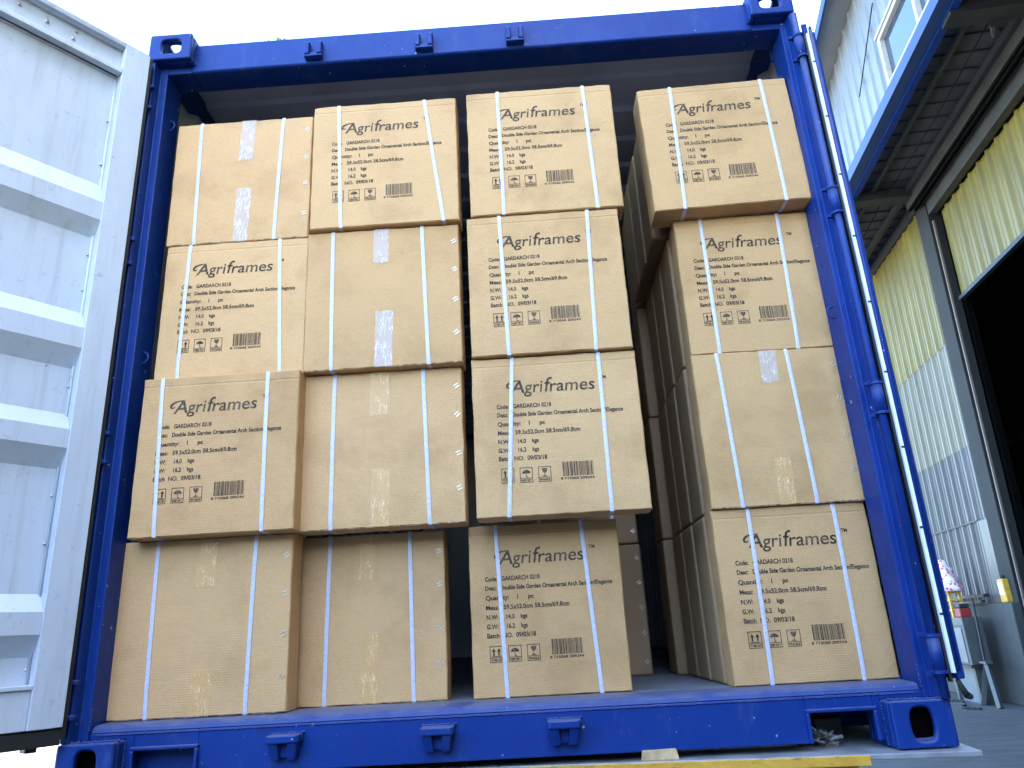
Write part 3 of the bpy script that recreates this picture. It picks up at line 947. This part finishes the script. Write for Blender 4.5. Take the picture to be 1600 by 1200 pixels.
# column 4
carton('carton', 'wide printed carton topmost at the right, jutting out over the stack below', 1.846, .552, .086, 3, 13, [(.122, .106), (.458, .460)], printed=.084, ry=R(-1.1), dz=.003, d=.12)
carton('carton', 'printed carton second from top in the rightmost stack, under the jutting wide one', 1.920, .482, .163, 2, 14, [(.096, .095), (.370, .358)], printed=.052)
carton('carton', 'taped carton without print, third from top in the rightmost stack', 1.916, .479, .160, 1, 15, [(.085, .097), (.317, .329)],
       tape=[(.250, .405, HH-.001, .056, TC), (.240, .001, .150, .052, TY_)])
carton('carton', 'printed carton at the bottom right corner on the sill', 1.913, .482, .176, 0, 16, [(.116, .111), (.382, .378)], printed=.052)

# cartons deeper in the container
def back_carton(label, xl, w, y, row, d, dots=False, dz=0.):
    z = F0+HH*row+dz
    root = empty('carton', (xl+w/2, y+d/2, z), label, 'carton', 'cartons further inside the container')
    mb = MB(); mb.box(-w/2, w/2, -d/2, d/2, 0, HH-.004)
    o = mb.build('box', 'card_shade', root, bevel=.009)
    if dots:
        for zz in (.05, .16, .26, .36, .46):
            s = bpy.data.objects.new('staple', staple_mesh()); COL.objects.link(s); s.parent = root
            s.location = (w/2-.02, -d/2-.001, zz)
    mb = MB()
    for x in (-w*.3, w*.3):
        mb.box(x-.007, x+.007, -d/2-.0015, d/2+.0015, -.0015, .0001) ; mb.box(x-.007, x+.007, -d/2-.0015, -d/2+.0005, .0002, HH-.005)
    mb.build('strap', 'strap', root)
    return root
NM = ('bottom', 'third from top', 'second from top', 'topmost')
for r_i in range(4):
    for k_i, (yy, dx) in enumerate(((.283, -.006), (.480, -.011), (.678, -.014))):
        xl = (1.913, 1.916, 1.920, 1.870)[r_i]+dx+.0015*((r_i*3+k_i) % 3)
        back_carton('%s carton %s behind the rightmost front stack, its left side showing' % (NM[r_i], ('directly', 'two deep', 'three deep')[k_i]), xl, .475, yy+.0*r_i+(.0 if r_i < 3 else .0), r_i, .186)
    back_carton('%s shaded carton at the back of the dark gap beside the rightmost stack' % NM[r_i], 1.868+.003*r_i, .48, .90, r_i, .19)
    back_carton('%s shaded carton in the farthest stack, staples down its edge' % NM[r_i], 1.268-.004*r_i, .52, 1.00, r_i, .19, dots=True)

# ================================================================= PLATFORM under the container
P0_ = empty('loading_platform', (1.2, 3.0, GZ), 'rusty yellow steel platform with a worn grey deck plate under the blue container', 'platform')
b = MB(); b.box(-.05, 2.440, -.048, 6.2, -.017, -.003)
part(b, 'deck_plate', 'plate_steel', P0_, bevel=.002)
b = MB(); b.box(-.05, 2.165, -.054, -.0485, -.030, -.005); 
part(b, 'edge_strip', 'yellow', P0_, bevel=.002)
b = MB(); b.box(-.02, 2.135, -.038, -.0, -.36, -.0175); b.box(2.10, 2.1355, -.046, -.0385, -.36, -.037)
b.box(-.02, 2.135, -.042, -.0385, -.046, -.0365)
part(b, 'end_beam', 'yellow', P0_, bevel=.003)
b = MB(); b.box(.1, 2.3, 5.9, 6.1, -.36, -.0175); b.box(.35, .50, .0005, 5.8995, -.36, -.0175); b.box(1.9, 2.05, .0005, 5.8995, -.36, -.0175)
part(b, 'side_beam', 'yellow', P0_)
for x in (.35, 1.95):
    for y in (.2, 5.9):
        b = MB(); b.box(x, x+.12, y, y+.12, GZ+.012, -.3605); b.box(x-.06, x+.18, y-.06, y+.18, GZ, GZ+.0118)
        part(b, 'leg', 'dark_grey', P0_)
b = MB(); b.box(1.985, 2.118, -.0415, -.0386, -.12, -.048); lb = part(b, 'notice', 'label_white', P0_)
b = MB(); b.box(2.085, 2.112, -.0425, -.0417, -.07, -.052); b.box(1.995, 2.07, -.0425, -.0417, -.066, -.061); b.box(1.995, 2.06, -.0425, -.0417, -.078, -.074)
sub(b, 'notice_marks', 'label_blue', lb, P0_)
b = MB(); b.box(1.62, 1.955, -.0415, -.0386, -.12, -.050); lb = part(b, 'notice', 'label_red', P0_); lb['label'] = 'red and white notice strip'
b = MB(); b.box(1.65, 1.945, -.0425, -.0417, -.11, -.057); sub(b, 'notice_marks', 'label_white', lb, P0_)

P0_.location = (1.55, 3.113, GZ); P0_.rotation_euler = (0, 0, R(-6))
mb = MB()
rs = random.Random(3)
vs = []
for (x, y, z) in ((-.052, -.03, 0), (.050, -.03, 0), (.046, .03, 0), (-.048, .03, 0), (-.050, -.026, .026), (.047, -.022, .028), (.044, .026, .024), (-.046, .028, .025)):
    vs.append((x+rs.uniform(-.003, .003), y, z))
mb.add(vs, [(0, 3, 2, 1), (4, 5, 6, 7), (0, 1, 5, 4), (1, 2, 6, 5), (2, 3, 7, 6), (3, 0, 4, 7)])
o = mb.build('wood_block', 'wood', bevel=.003); o.location = (1.66, .072, -.003); o.rotation_euler = (0, 0, R(-4))
tag(o, 'splintered pale wood block lying on the edge of the platform below the container', 'wood block')
mb = MB(); mb.box(-.17, .17, -.01, .01, 0, .012)
o = mb.build('metal_bar', 'strip_white', bevel=.002); o.location = (1.90, .19, -.003); o.rotation_euler = (0, 0, R(-1))
tag(o, 'thin pale metal bar lying on the deck under the container sill', 'bar')
mb = MB()
for i in range(70):
    c = Vector((2.10+rs.uniform(-.045, .055), .17+rs.uniform(-.06, .09), rs.uniform(.0, .035)))
    q = Matrix.Translation(c) @ Matrix.Rotation(rs.uniform(0, 6), 4, 'Z') @ Matrix.Rotation(rs.uniform(-.9, .9), 4, 'X')
    s = rs.uniform(.006, .020)
    mb.add([(-s, -s*.4, 0), (s, -s*.35, 0), (s*1.2, s*.4, s*.4), (-s*.8, s*.5, s*.2), (0, 0, s*.6)], [(0, 1, 4), (1, 2, 4), (2, 3, 4), (3, 0, 4), (0, 3, 2, 1)], q)
o = mb.build('scrap_pile', 'scrap'); tag(o, 'heap of dark shredded scrap seen through the right fork pocket of the sill', 'scrap'); o['kind'] = 'stuff'
mb = MB()
for i in range(12):
    c = Vector((2.135+rs.uniform(-.03, .03), .14+rs.uniform(-.03, .03), rs.uniform(.012, .035)))
    d_ = Vector((rs.uniform(-1, 1), rs.uniform(-.3, .3), rs.uniform(-.5, .5))).normalized()*.018
    mb.tube(c-d_, c+d_, .002, .003, n=5)
o = mb.build('foil_scrap', 'foil'); tag(o, 'crumpled silvery foil strip on top of the scrap in the fork pocket', 'foil')
mb = MB(); mb.box(2.165, 2.245, .30, .32, -.003, .050)
o = mb.build('deck_stop', 'cab_grey'); tag(o, 'grey steel upstand on the deck behind the right fork pocket', 'steel stop')

# ================================================================= WAREHOUSE
WA = R(6); LEAN = -.055
Wd = Vector((math.sin(WA), math.cos(WA), 0)); Wn = Vector((math.cos(WA), -math.sin(WA), 0)); Wo = Vector((9.746, 13.207, 0))
def wpt(s, off, z):      # s along the facade (away from the viewer), off = towards the yard
    return Wo + Wd*(s+LEAN*z) - Wn*off + Vector((0, 0, z))
class WB(MB):
    def wbox(s, s0, s1, o0, o1, z0, z1):
        vs = [wpt(a, o, z) for z in (z0, z1) for a, o in ((s0, o0), (s1, o0), (s1, o1), (s0, o1))]
        return s.add(vs, [(0, 1, 2, 3), (7, 6, 5, 4), (0, 4, 5, 1), (1, 5, 6, 2), (2, 6, 7, 3), (3, 7, 4, 0)])
    def wsheet(s, s0, s1, z0, z1, off, pitch, depth, style='rib'):
        pts = []; a = s0
        while a < s1:
            if style == 'rib': seq = ((0, 0), (.10*pitch, depth), (.20*pitch, depth), (.30*pitch, 0), (.62*pitch, 0), (.65*pitch, depth*.25), (.68*pitch, 0))
            else: seq = ((0, 0), (.38*pitch, 0), (.5*pitch, depth), (.88*pitch, depth))
            for q, d_ in seq:
                if a+q <= s1: pts.append((a+q, d_))
            a += pitch
        pts.append((s1, 0))
        vs = []
        for a, d_ in pts: vs += [wpt(a, off+d_, z0), wpt(a, off+d_, z1)]
        s.add(vs, [(2*i, 2*i+2, 2*i+3, 2*i+1) for i in range(len(pts)-1)])
        return s
WH = empty('warehouse', wpt(-5, -6, GZ), 'tall warehouse at the right with an overhanging upper storey, blue fascia and dark open doorway', 'building')
ZS = 8.36
# lower wall, three sheet courses
for (z0, z1, mat, off) in ((5.30, 8.25, 'sheet_yellow', .030), (3.30, 5.36, 'sheet_cream', .016), (1.95, 3.36, 'sheet_blue', .008), (.44, 2.0, 'sheet_blue', .000)):
    b = WB(); b.wsheet(-1.32, 24, z0, z1, off, .34, .045)
    o = part(b, 'wall_sheet', mat, WH)
b = WB()
b.wsheet(-10.5, -2.02, 5.98, 7.75, -.12, .34, .045)
part(b, 'door_header_sheet', 'sheet_yellow', WH)
b = WB(); b.wbox(-10.5, -2.0, -.16, -.06, 5.90, 5.975); part(b, 'header_trim', 'dark_grey', WH)
b = WB(); b.wbox(-1.40, 24, -.02, -.14, GZ, 8.3); part(b, 'wall_core', 'base_wall', WH)
b = WB(); b.wbox(-1.36, -1.0, .048, .058, .45, 1.92); part(b, 'corner_flashing', 'sheet_blue', WH, bevel=.004)
b = WB(); b.wbox(-1.85, -1.37, -.18, .075, .0, 8.2); b.wbox(-1.85, -1.40, -.18, .10, GZ, -.0005)
part(b, 'column', 'column_grey', WH, bevel=.01)
b = WB(); b.wbox(-1.99, -1.955, .03, .065, GZ, 7.6); part(b, 'guide_rail', simple('rail_tan', (.14, .105, .085), .6, .0), WH)
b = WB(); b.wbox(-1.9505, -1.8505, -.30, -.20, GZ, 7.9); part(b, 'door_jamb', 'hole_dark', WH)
# concrete plinth wall
b = WB(); b.wbox(-1.80, 24, -.0195, .18, GZ, .44)
o = part(b, 'plinth', 'base_wall', WH, bevel=.02)
b = WB(); b.wbox(-1.1, 1.6, .19, .30, .56, .62); b.wbox(-.9, 1.6, .20, .27, .47, .51); part(b, 'cable_tray', 'dark_grey', WH)
# sheet lap shadows / dark joint strip at 1.95
b = WB(); b.wbox(-.95, 3, .052, .060, 1.925, 1.945); part(b, 'joint_strip', 'dark_grey', WH)
# door track over the opening
b = WB()
b.wbox(-10.5, -1.70, .10, .36, 8.02, ZS-.03); part(b, 'door_track', 'track_grey', WH)
b = WB(); b.wbox(-10.5, -1.70, .18, .22, 7.985, 8.0195); b.wbox(-10.5, -1.70, .30, .33, 7.985, 8.0195); part(b, 'track_slot', 'hole_dark', WH)
b = WB(); b.wbox(-10.5, -1.95, -.055, .095, 7.751, 8.02); part(b, 'track_beam', 'track_grey', WH)
# near part of the wall beyond the opening (outside the picture)
b = WB(); b.wsheet(-26, -10.5, GZ, 8.25, 0, .34, .045, 'rib'); part(b, 'wall_sheet', 'sheet_yellow', WH)
# body: back, roof, ends -> keeps the interior dark
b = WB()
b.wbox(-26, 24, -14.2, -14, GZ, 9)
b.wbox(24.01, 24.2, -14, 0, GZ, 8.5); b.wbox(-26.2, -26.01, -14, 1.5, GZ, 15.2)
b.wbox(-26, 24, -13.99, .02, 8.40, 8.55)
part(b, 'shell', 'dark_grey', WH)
# soffit under the upper storey
b = WB(); b.wbox(-26, 24, -.0, 1.50, ZS+.02, ZS+.05); part(b, 'soffit_board', 'soffit_sheet', WH)
b = WB()
a = -15.
while a < 22: b.wbox(a, a+.028, .10, 1.50, ZS-.004, ZS+.0195); a += .385
part(b, 'soffit_rib', 'dark_grey', WH)
for a in (-11.6, -6.85, -2.05, 2.75, 7.5):
    b = WB(); b.wbox(a, a+.28, .10, 1.49, ZS-.20, ZS-.013)
    part(b, 'cross_beam', 'dark_grey', WH)
b = WB(); b.wbox(-20, 22, 1.05, 1.11, ZS-.08, ZS-.0045); part(b, 'purlin', 'dark_grey', WH)
b = WB(); b.wbox(-1.69, 24, .045, .0995, 8.10, ZS-.0125); b.wbox(-20, 24, .37, .45, ZS-.14, ZS-.0125); part(b, 'wall_beam', 'dark_grey', WH)
# thin cable under the soffit
b = MB()
for i in range(12):
    p = wpt(-6.7+i*.8, .85, ZS-.14-.10*math.sin(math.pi*((i % 6)/6))); q = wpt(-6.7+(i+1)*.8, .85, ZS-.14-.10*math.sin(math.pi*(((i+1) % 6)/6)))
    b.tube(p, q, .010, n=6)
part(b, 'cable', 'cable', WH)
b = MB(); b.tube(wpt(-6.55, .80, ZS-.22), wpt(-6.35, .72, ZS-.26), .06, .03, n=8); part(b, 'lamp_bracket', 'dark_grey', WH)
# fascia beam
b = WB(); b.wbox(-26, 24, 1.50, 1.70, 8.25, 8.46)
part(b, 'fascia', simple('fascia_blue', (.010, .040, .14), .5, var=.15, scale=2), WH, bevel=.004)
b = WB(); b.wbox(-26, 24, 1.38, 1.4995, 8.22, 8.33)
part(b, 'fascia_flange', 'blue', WH)
# upper storey
def rake(s):     # underside of the gable roof along the facade
    return 10.85 + (-3.3-s)*.22
b = WB()
a = 3.6; pitch = .36
cells = []
win = (-9.2, -4.84, 8.60, 9.56)
pts = []
while a > -26:
    for q, d_ in ((0, 0), (.30*pitch, 0), (.38*pitch, .035), (.55*pitch, .035), (.63*pitch, 0)): pts.append((a-q, d_))
    a -= pitch
vs = []; fs = []
for (a, d_) in pts: vs += [wpt(a, 1.50+d_, 8.461), wpt(a, 1.50+d_, 8.60), wpt(a, 1.50+d_, 9.56), wpt(a, 1.50+d_, rake(a)+.15)]
for i in range(len(pts)-1):
    inside = win[0] < pts[i][0]+LEAN*0 < win[1] and pts[i+1][0] > win[0]
    for k in range(3):
        if k == 1 and inside: continue
        fs.append((4*i+k, 4*i+k+1, 4*i+4+k+1, 4*i+4+k))
b.add(vs, fs)
part(b, 'upper_wall', 'upper_sheet', WH)
b = WB(); b.wbox(-26, 3.6, 1.30, 1.35, 8.461, 9.1)
part(b, 'upper_backing', 'inner', WH)
# upper storey end + roof following the rake
b = WB()
for (s0, s1) in ((3.6, -26),):
    z0, z1 = rake(s0), rake(s1)
    def slab(o0, o1, zo0, zo1, nm, mat):
        bb = MB()
        vv = [wpt(s0+.12, o0, z0+zo0), wpt(s0+.12, o1, z0+zo0), wpt(s0+.12, o1, z0+zo1), wpt(s0+.12, o0, z0+zo1),
              wpt(s1, o0, z1+zo0), wpt(s1, o1, z1+zo0), wpt(s1, o1, z1+zo1), wpt(s1, o0, z1+zo1)]
        bb.add(vv, [(0, 1, 2, 3), (7, 6, 5, 4), (0, 4, 5, 1), (1, 5, 6, 2), (2, 6, 7, 3), (3, 7, 4, 0)])
        return part(bb, nm, mat, WH)
    slab(-14, 1.98, .16, .24, 'roof', 'upper_sheet')
    slab(1.98, 2.02, .05, .26, 'roof_edge_trim', 'fascia_blue' if 'fascia_blue' in MAT else 'blue')
b = WB(); b.wbox(3.6, 3.7, -14, 1.50, 8.461, 9.4); part(b, 'end_wall', 'upper_sheet', WH)
# window
wf = WB()
w0, w1, wz0, wz1 = win
def bar(s0, s1, z0, z1, o1=1.60): wf.wbox(s0, s1, 1.49, o1, z0, z1)
bar(w0, w1, wz1-.075, wz1); bar(w0, w1, wz0, wz0+.06)
bar(w1-.075, w1, wz0+.0605, wz1-.0755)
for m in (-6.24, -7.6, -9.2): bar(m, m+.075, wz0+.0605, wz1-.0755)
bar(w0-.05, w1+.04, wz1+.001, wz1+.05, 1.63)
fr = part(wf, 'window', simple('frame_cream', (.42, .41, .37), .45, var=.15), WH, bevel=.006)
for m0, m1 in ((-6.16, -4.92), (-7.52, -6.245), (-9.12, -7.605)):
    b = WB(); b.wbox(m0, m1, 1.51, 1.52, wz0+.061, wz1-.076); sub(b, 'pane', 'glass', fr, WH)
# small fittings / stains on the upper wall
b = MB(); b.tube(wpt(-3.6, 1.56, 9.4), wpt(-4.9, 1.56, 10.25), .010, n=6); part(b, 'cable', 'cable', WH)

# ---- clutter at the foot of the wall
def wobj(name, loc_s, loc_o, loc_z, label, cat):
    o = empty(name, wpt(loc_s, loc_o, loc_z), label, cat)
    o.rotation_euler = (0, 0, -WA)
    return o
# local frame for these: x = away from the wall is -x ; y = along facade
def lpart(mb, name, mat, root, **k): return mb.build(name, mat, root, **k)
cab = wobj('electrical_cabinet', -.48, .55, GZ, 'pale blue-grey metal cabinet on legs against the foot of the warehouse wall', 'cabinet')
b = MB(); b.box(-.17, .17, -.62, .62, .66, 1.48); lpart(b, 'cabinet_body', 'cab_grey', cab, bevel=.015)
b = MB(); b.box(-.185, -.1705, -.52, .56, .70, 1.30); dr = lpart(b, 'cabinet_door', 'cab_blue', cab, bevel=.006)
b = MB(); b.box(-.176, -.1705, -.55, .58, 1.32, 1.35); lpart(b, 'seam', 'dark_grey', cab)
b = MB(); b.box(-.19, -.1705, -.1, .56, 1.22, 1.245); lpart(b, 'louvre', 'dark_grey', cab)
b = MB(); b.box(-.19, .17, -.60, .60, .62, .659); lpart(b, 'skirt', 'dark_grey', cab)
for y in (-.5, .45):
    b = MB(); b.box(-.10, .12, y, y+.10, 0, .6195); lpart(b, 'leg', 'cab_grey', cab)
b = MB(); b.box(-.05, .0, -.38, .44, .0, .60); lpart(b, 'back_plate', 'cab_blue', cab)
tr = wobj('trestle', -1.34, .62, GZ, 'grey splayed metal trestle leaning beside the cabinet', 'trestle')
for (a, c) in (((-.05, -.34, 0), (.05, .02, .70)), ((-.05, .30, 0), (.05, .04, .72))):
    b = MB(); b.tube(a, c, .055, .05, n=4); lpart(b, 'leg', 'cab_grey', tr)
b = MB(); b.box(-.02, .10, -.12, .14, .701, .735); lpart(b, 'top_bar', 'cab_grey', tr)
b = MB(); b.tube((.04, .05, .736), (.10, .10, 1.75), .025, n=6); lpart(b, 'post', 'dark_grey', tr)
rk = wobj('rack', -.42, .60, .232, 'yellow metal rack on top of the grey cabinet', 'rack')
for y in (-.22, .26):
    b = MB(); b.box(-.10, -.06, y, y+.05, 0, .46); b.box(.08, .12, y, y+.05, 0, .46); lpart(b, 'upright', 'yellow_plain', rk)
for z in (.12, .30, .44):
    b = MB(); b.box(-.105, .125, -.24, .33, z, z+.03); lpart(b, 'shelf', 'yellow_plain', rk)
it = wobj('tool_box', -.80, .58, .232, 'dark red tool box beside the yellow rack on the cabinet', 'box')
b = MB(); b.box(-.10, .10, -.12, .12, 0, .16); lpart(b, 'case', 'red_dark', it, bevel=.02)
b = MB(); b.box(-.09, .09, -.11, .11, .161, .24); lpart(b, 'tray', 'dark_grey', it, bevel=.02)
b = MB(); b.tube((0, -.07, .25), (0, .07, .25), .012, n=6); lpart(b, 'handle', 'steel', it)
# pink cloth sack standing on the rack
sk = wobj('cloth_bundle', -.42, .60, .705, 'pink and white patterned cloth bundle standing on the yellow rack', 'cloth')
mb = MB(); vs = []; NN = 18; MM = 10
for j in range(MM+1):
    t = j/MM; rad = .26*(1-t)**.8+.055+.02*math.sin(j*2.1)
    for i in range(NN):
        a = 2*math.pi*i/NN; rr_ = rad*(1+.13*math.sin(5*a+j*.7)+.07*math.sin(9*a))
        vs.append((rr_*.8*math.cos(a), rr_*math.sin(a)+.06*t, .60*t))
fs = [(j*NN+i, j*NN+(i+1) % NN, (j+1)*NN+(i+1) % NN, (j+1)*NN+i) for j in range(MM) for i in range(NN)]
fs += [tuple(range(NN-1, -1, -1)), tuple(MM*NN+i for i in range(NN))]
mb.add(vs, fs); mb.build('cloth', 'pink_cloth', sk, smooth=True)
# yellow can
yc = wobj('canister', -1.55, .10, .441, 'narrow yellow canister standing on the concrete ledge by the doorway', 'canister')
b = MB(); b.box(-.07, .07, -.11, .11, 0, .40); lpart(b, 'can', 'yellow_plain', yc, bevel=.02)
b = MB(); b.box(-.072, -.0705, -.08, .08, .14, .34); lpart(b, 'label', 'label_white', yc)
b = MB(); b.tube((0, 0, .40), (0, 0, .46), .035, n=10); lpart(b, 'cap', 'rubber', yc)
# hose on the ground
mb = MB(); pp = []
for i in range(40):
    t = i/39; pp.append(wpt(.9-2.6*t, .95+.16*math.sin(t*9)+.05*math.sin(t*23), GZ+.02))
for i in range(39): mb.tube(pp[i], pp[i+1], .018, n=6)
o = mb.build('hose', 'rubber', smooth=True); tag(o, 'dark hose snaking along the ground before the cabinet', 'hose')
st_ = MB(); st_.box(-.10, .10, -.12, .12, 0, .22)
o = st_.build('bucket_block', 'label_white', bevel=.01); o.location = wpt(.62, .95, GZ); o.rotation_euler = (0, 0, -WA)
o.name = 'concrete_block'; tag(o, 'pale concrete block on the ground left of the cabinet legs', 'block')
# inside the warehouse
mc = wobj('machine', -5.2, -4.2, GZ, 'dark machine frame standing deep inside the doorway', 'machine')
b = MB(); b.box(-.6, .6, -.9, .9, .2, 1.6); lpart(b, 'housing', 'dark_grey', mc, bevel=.03)
b = MB(); b.box(-.5, .5, -.7, .7, 1.601, 2.4); lpart(b, 'hopper', 'dark_wood', mc, bevel=.05)
for y in (-.8, .6):
    b = MB(); b.box(-.5, -.3, y, y+.2, 0, .1995); b.box(.3, .5, y, y+.2, 0, .1995); lpart(b, 'foot', 'dark_wood', mc)

# ================================================================= TREES behind
def tree(x, y, top, cr, n_leaf, seed, label):
    rs = random.Random(seed)
    root = empty('tree', (x, y, GZ), label, 'tree', 'trees behind the container')
    h = top-GZ
    tr = MB(); cn = MB()
    tr.tube((0, 0, 0), (.1, 0, h*.45), .20, .13, n=10); tr.tube((.1, 0, h*.45), (.0, .05, h*.80), .13, .05, n=8); tr.tube((0, .05, h*.8), (0, 0, h-.05), .05, .008, n=6)
    tips = [Vector((0, 0, h))]
    for i in range(26):
        z = h*(.38+.55*i/26); a = rs.uniform(0, 6.28); ln = cr*(1-.75*(z/h-.38)/.62)*rs.uniform(.6, 1.0)
        p0 = Vector((.05, 0, z)); p1 = p0+Vector((math.cos(a)*ln*.55, math.sin(a)*ln*.55, ln*.28)); p2 = p1+Vector((math.cos(a+.3)*ln*.45, math.sin(a+.3)*ln*.45, ln*.25))
        if p2.z > h-.25: p2.z = h-.25
        tr.tube(p0, p1, .05*(1.2-z/h), .03*(1.2-z/h), n=6); tr.tube(p1, p2, .025*(1.2-z/h)+.004, .006, n=5)
        tips += [p1, p2, p1.lerp(p2, .5), p0.lerp(p1, .6)]
    for i in range(n_leaf):
        c = rs.choice(tips) if rs.random() > .02 else tips[0]+Vector((0, 0, -.2*rs.random()))
        sp = .09 if c is tips[0] else .26
        c = c+Vector((rs.gauss(0, sp), rs.gauss(0, sp), rs.gauss(0, sp*.7)))
        if sp > .1 and c.z > h-.40: c.z = h-.40-rs.random()*.5
        if c.z > h: c.z = h-rs.random()*.2
        s = rs.uniform(.05, .09)
        q = Matrix.Translation(c) @ Matrix.Rotation(rs.uniform(0, 6.3), 4, 'Z') @ Matrix.Rotation(rs.uniform(-1.2, 1.2), 4, 'X')
        cn.add([(-s, 0, 0), (0, -s*.45, s*.1), (s, 0, 0), (0, s*.45, s*.1)], [(0, 1, 2, 3)], q)
    tr.build('trunk', 'bark', root); cn.build('crown', 'leaf', root)
tree(-3.33, 10.2, 12.62, .9, 3500, 4, 'tree behind the container, only its tip showing above the left of the header')
#tree(7.70, 10.6, 12.0, 1.1, 3000, 9, 'tree between container and warehouse, its sparse top just showing in the gap at upper right')
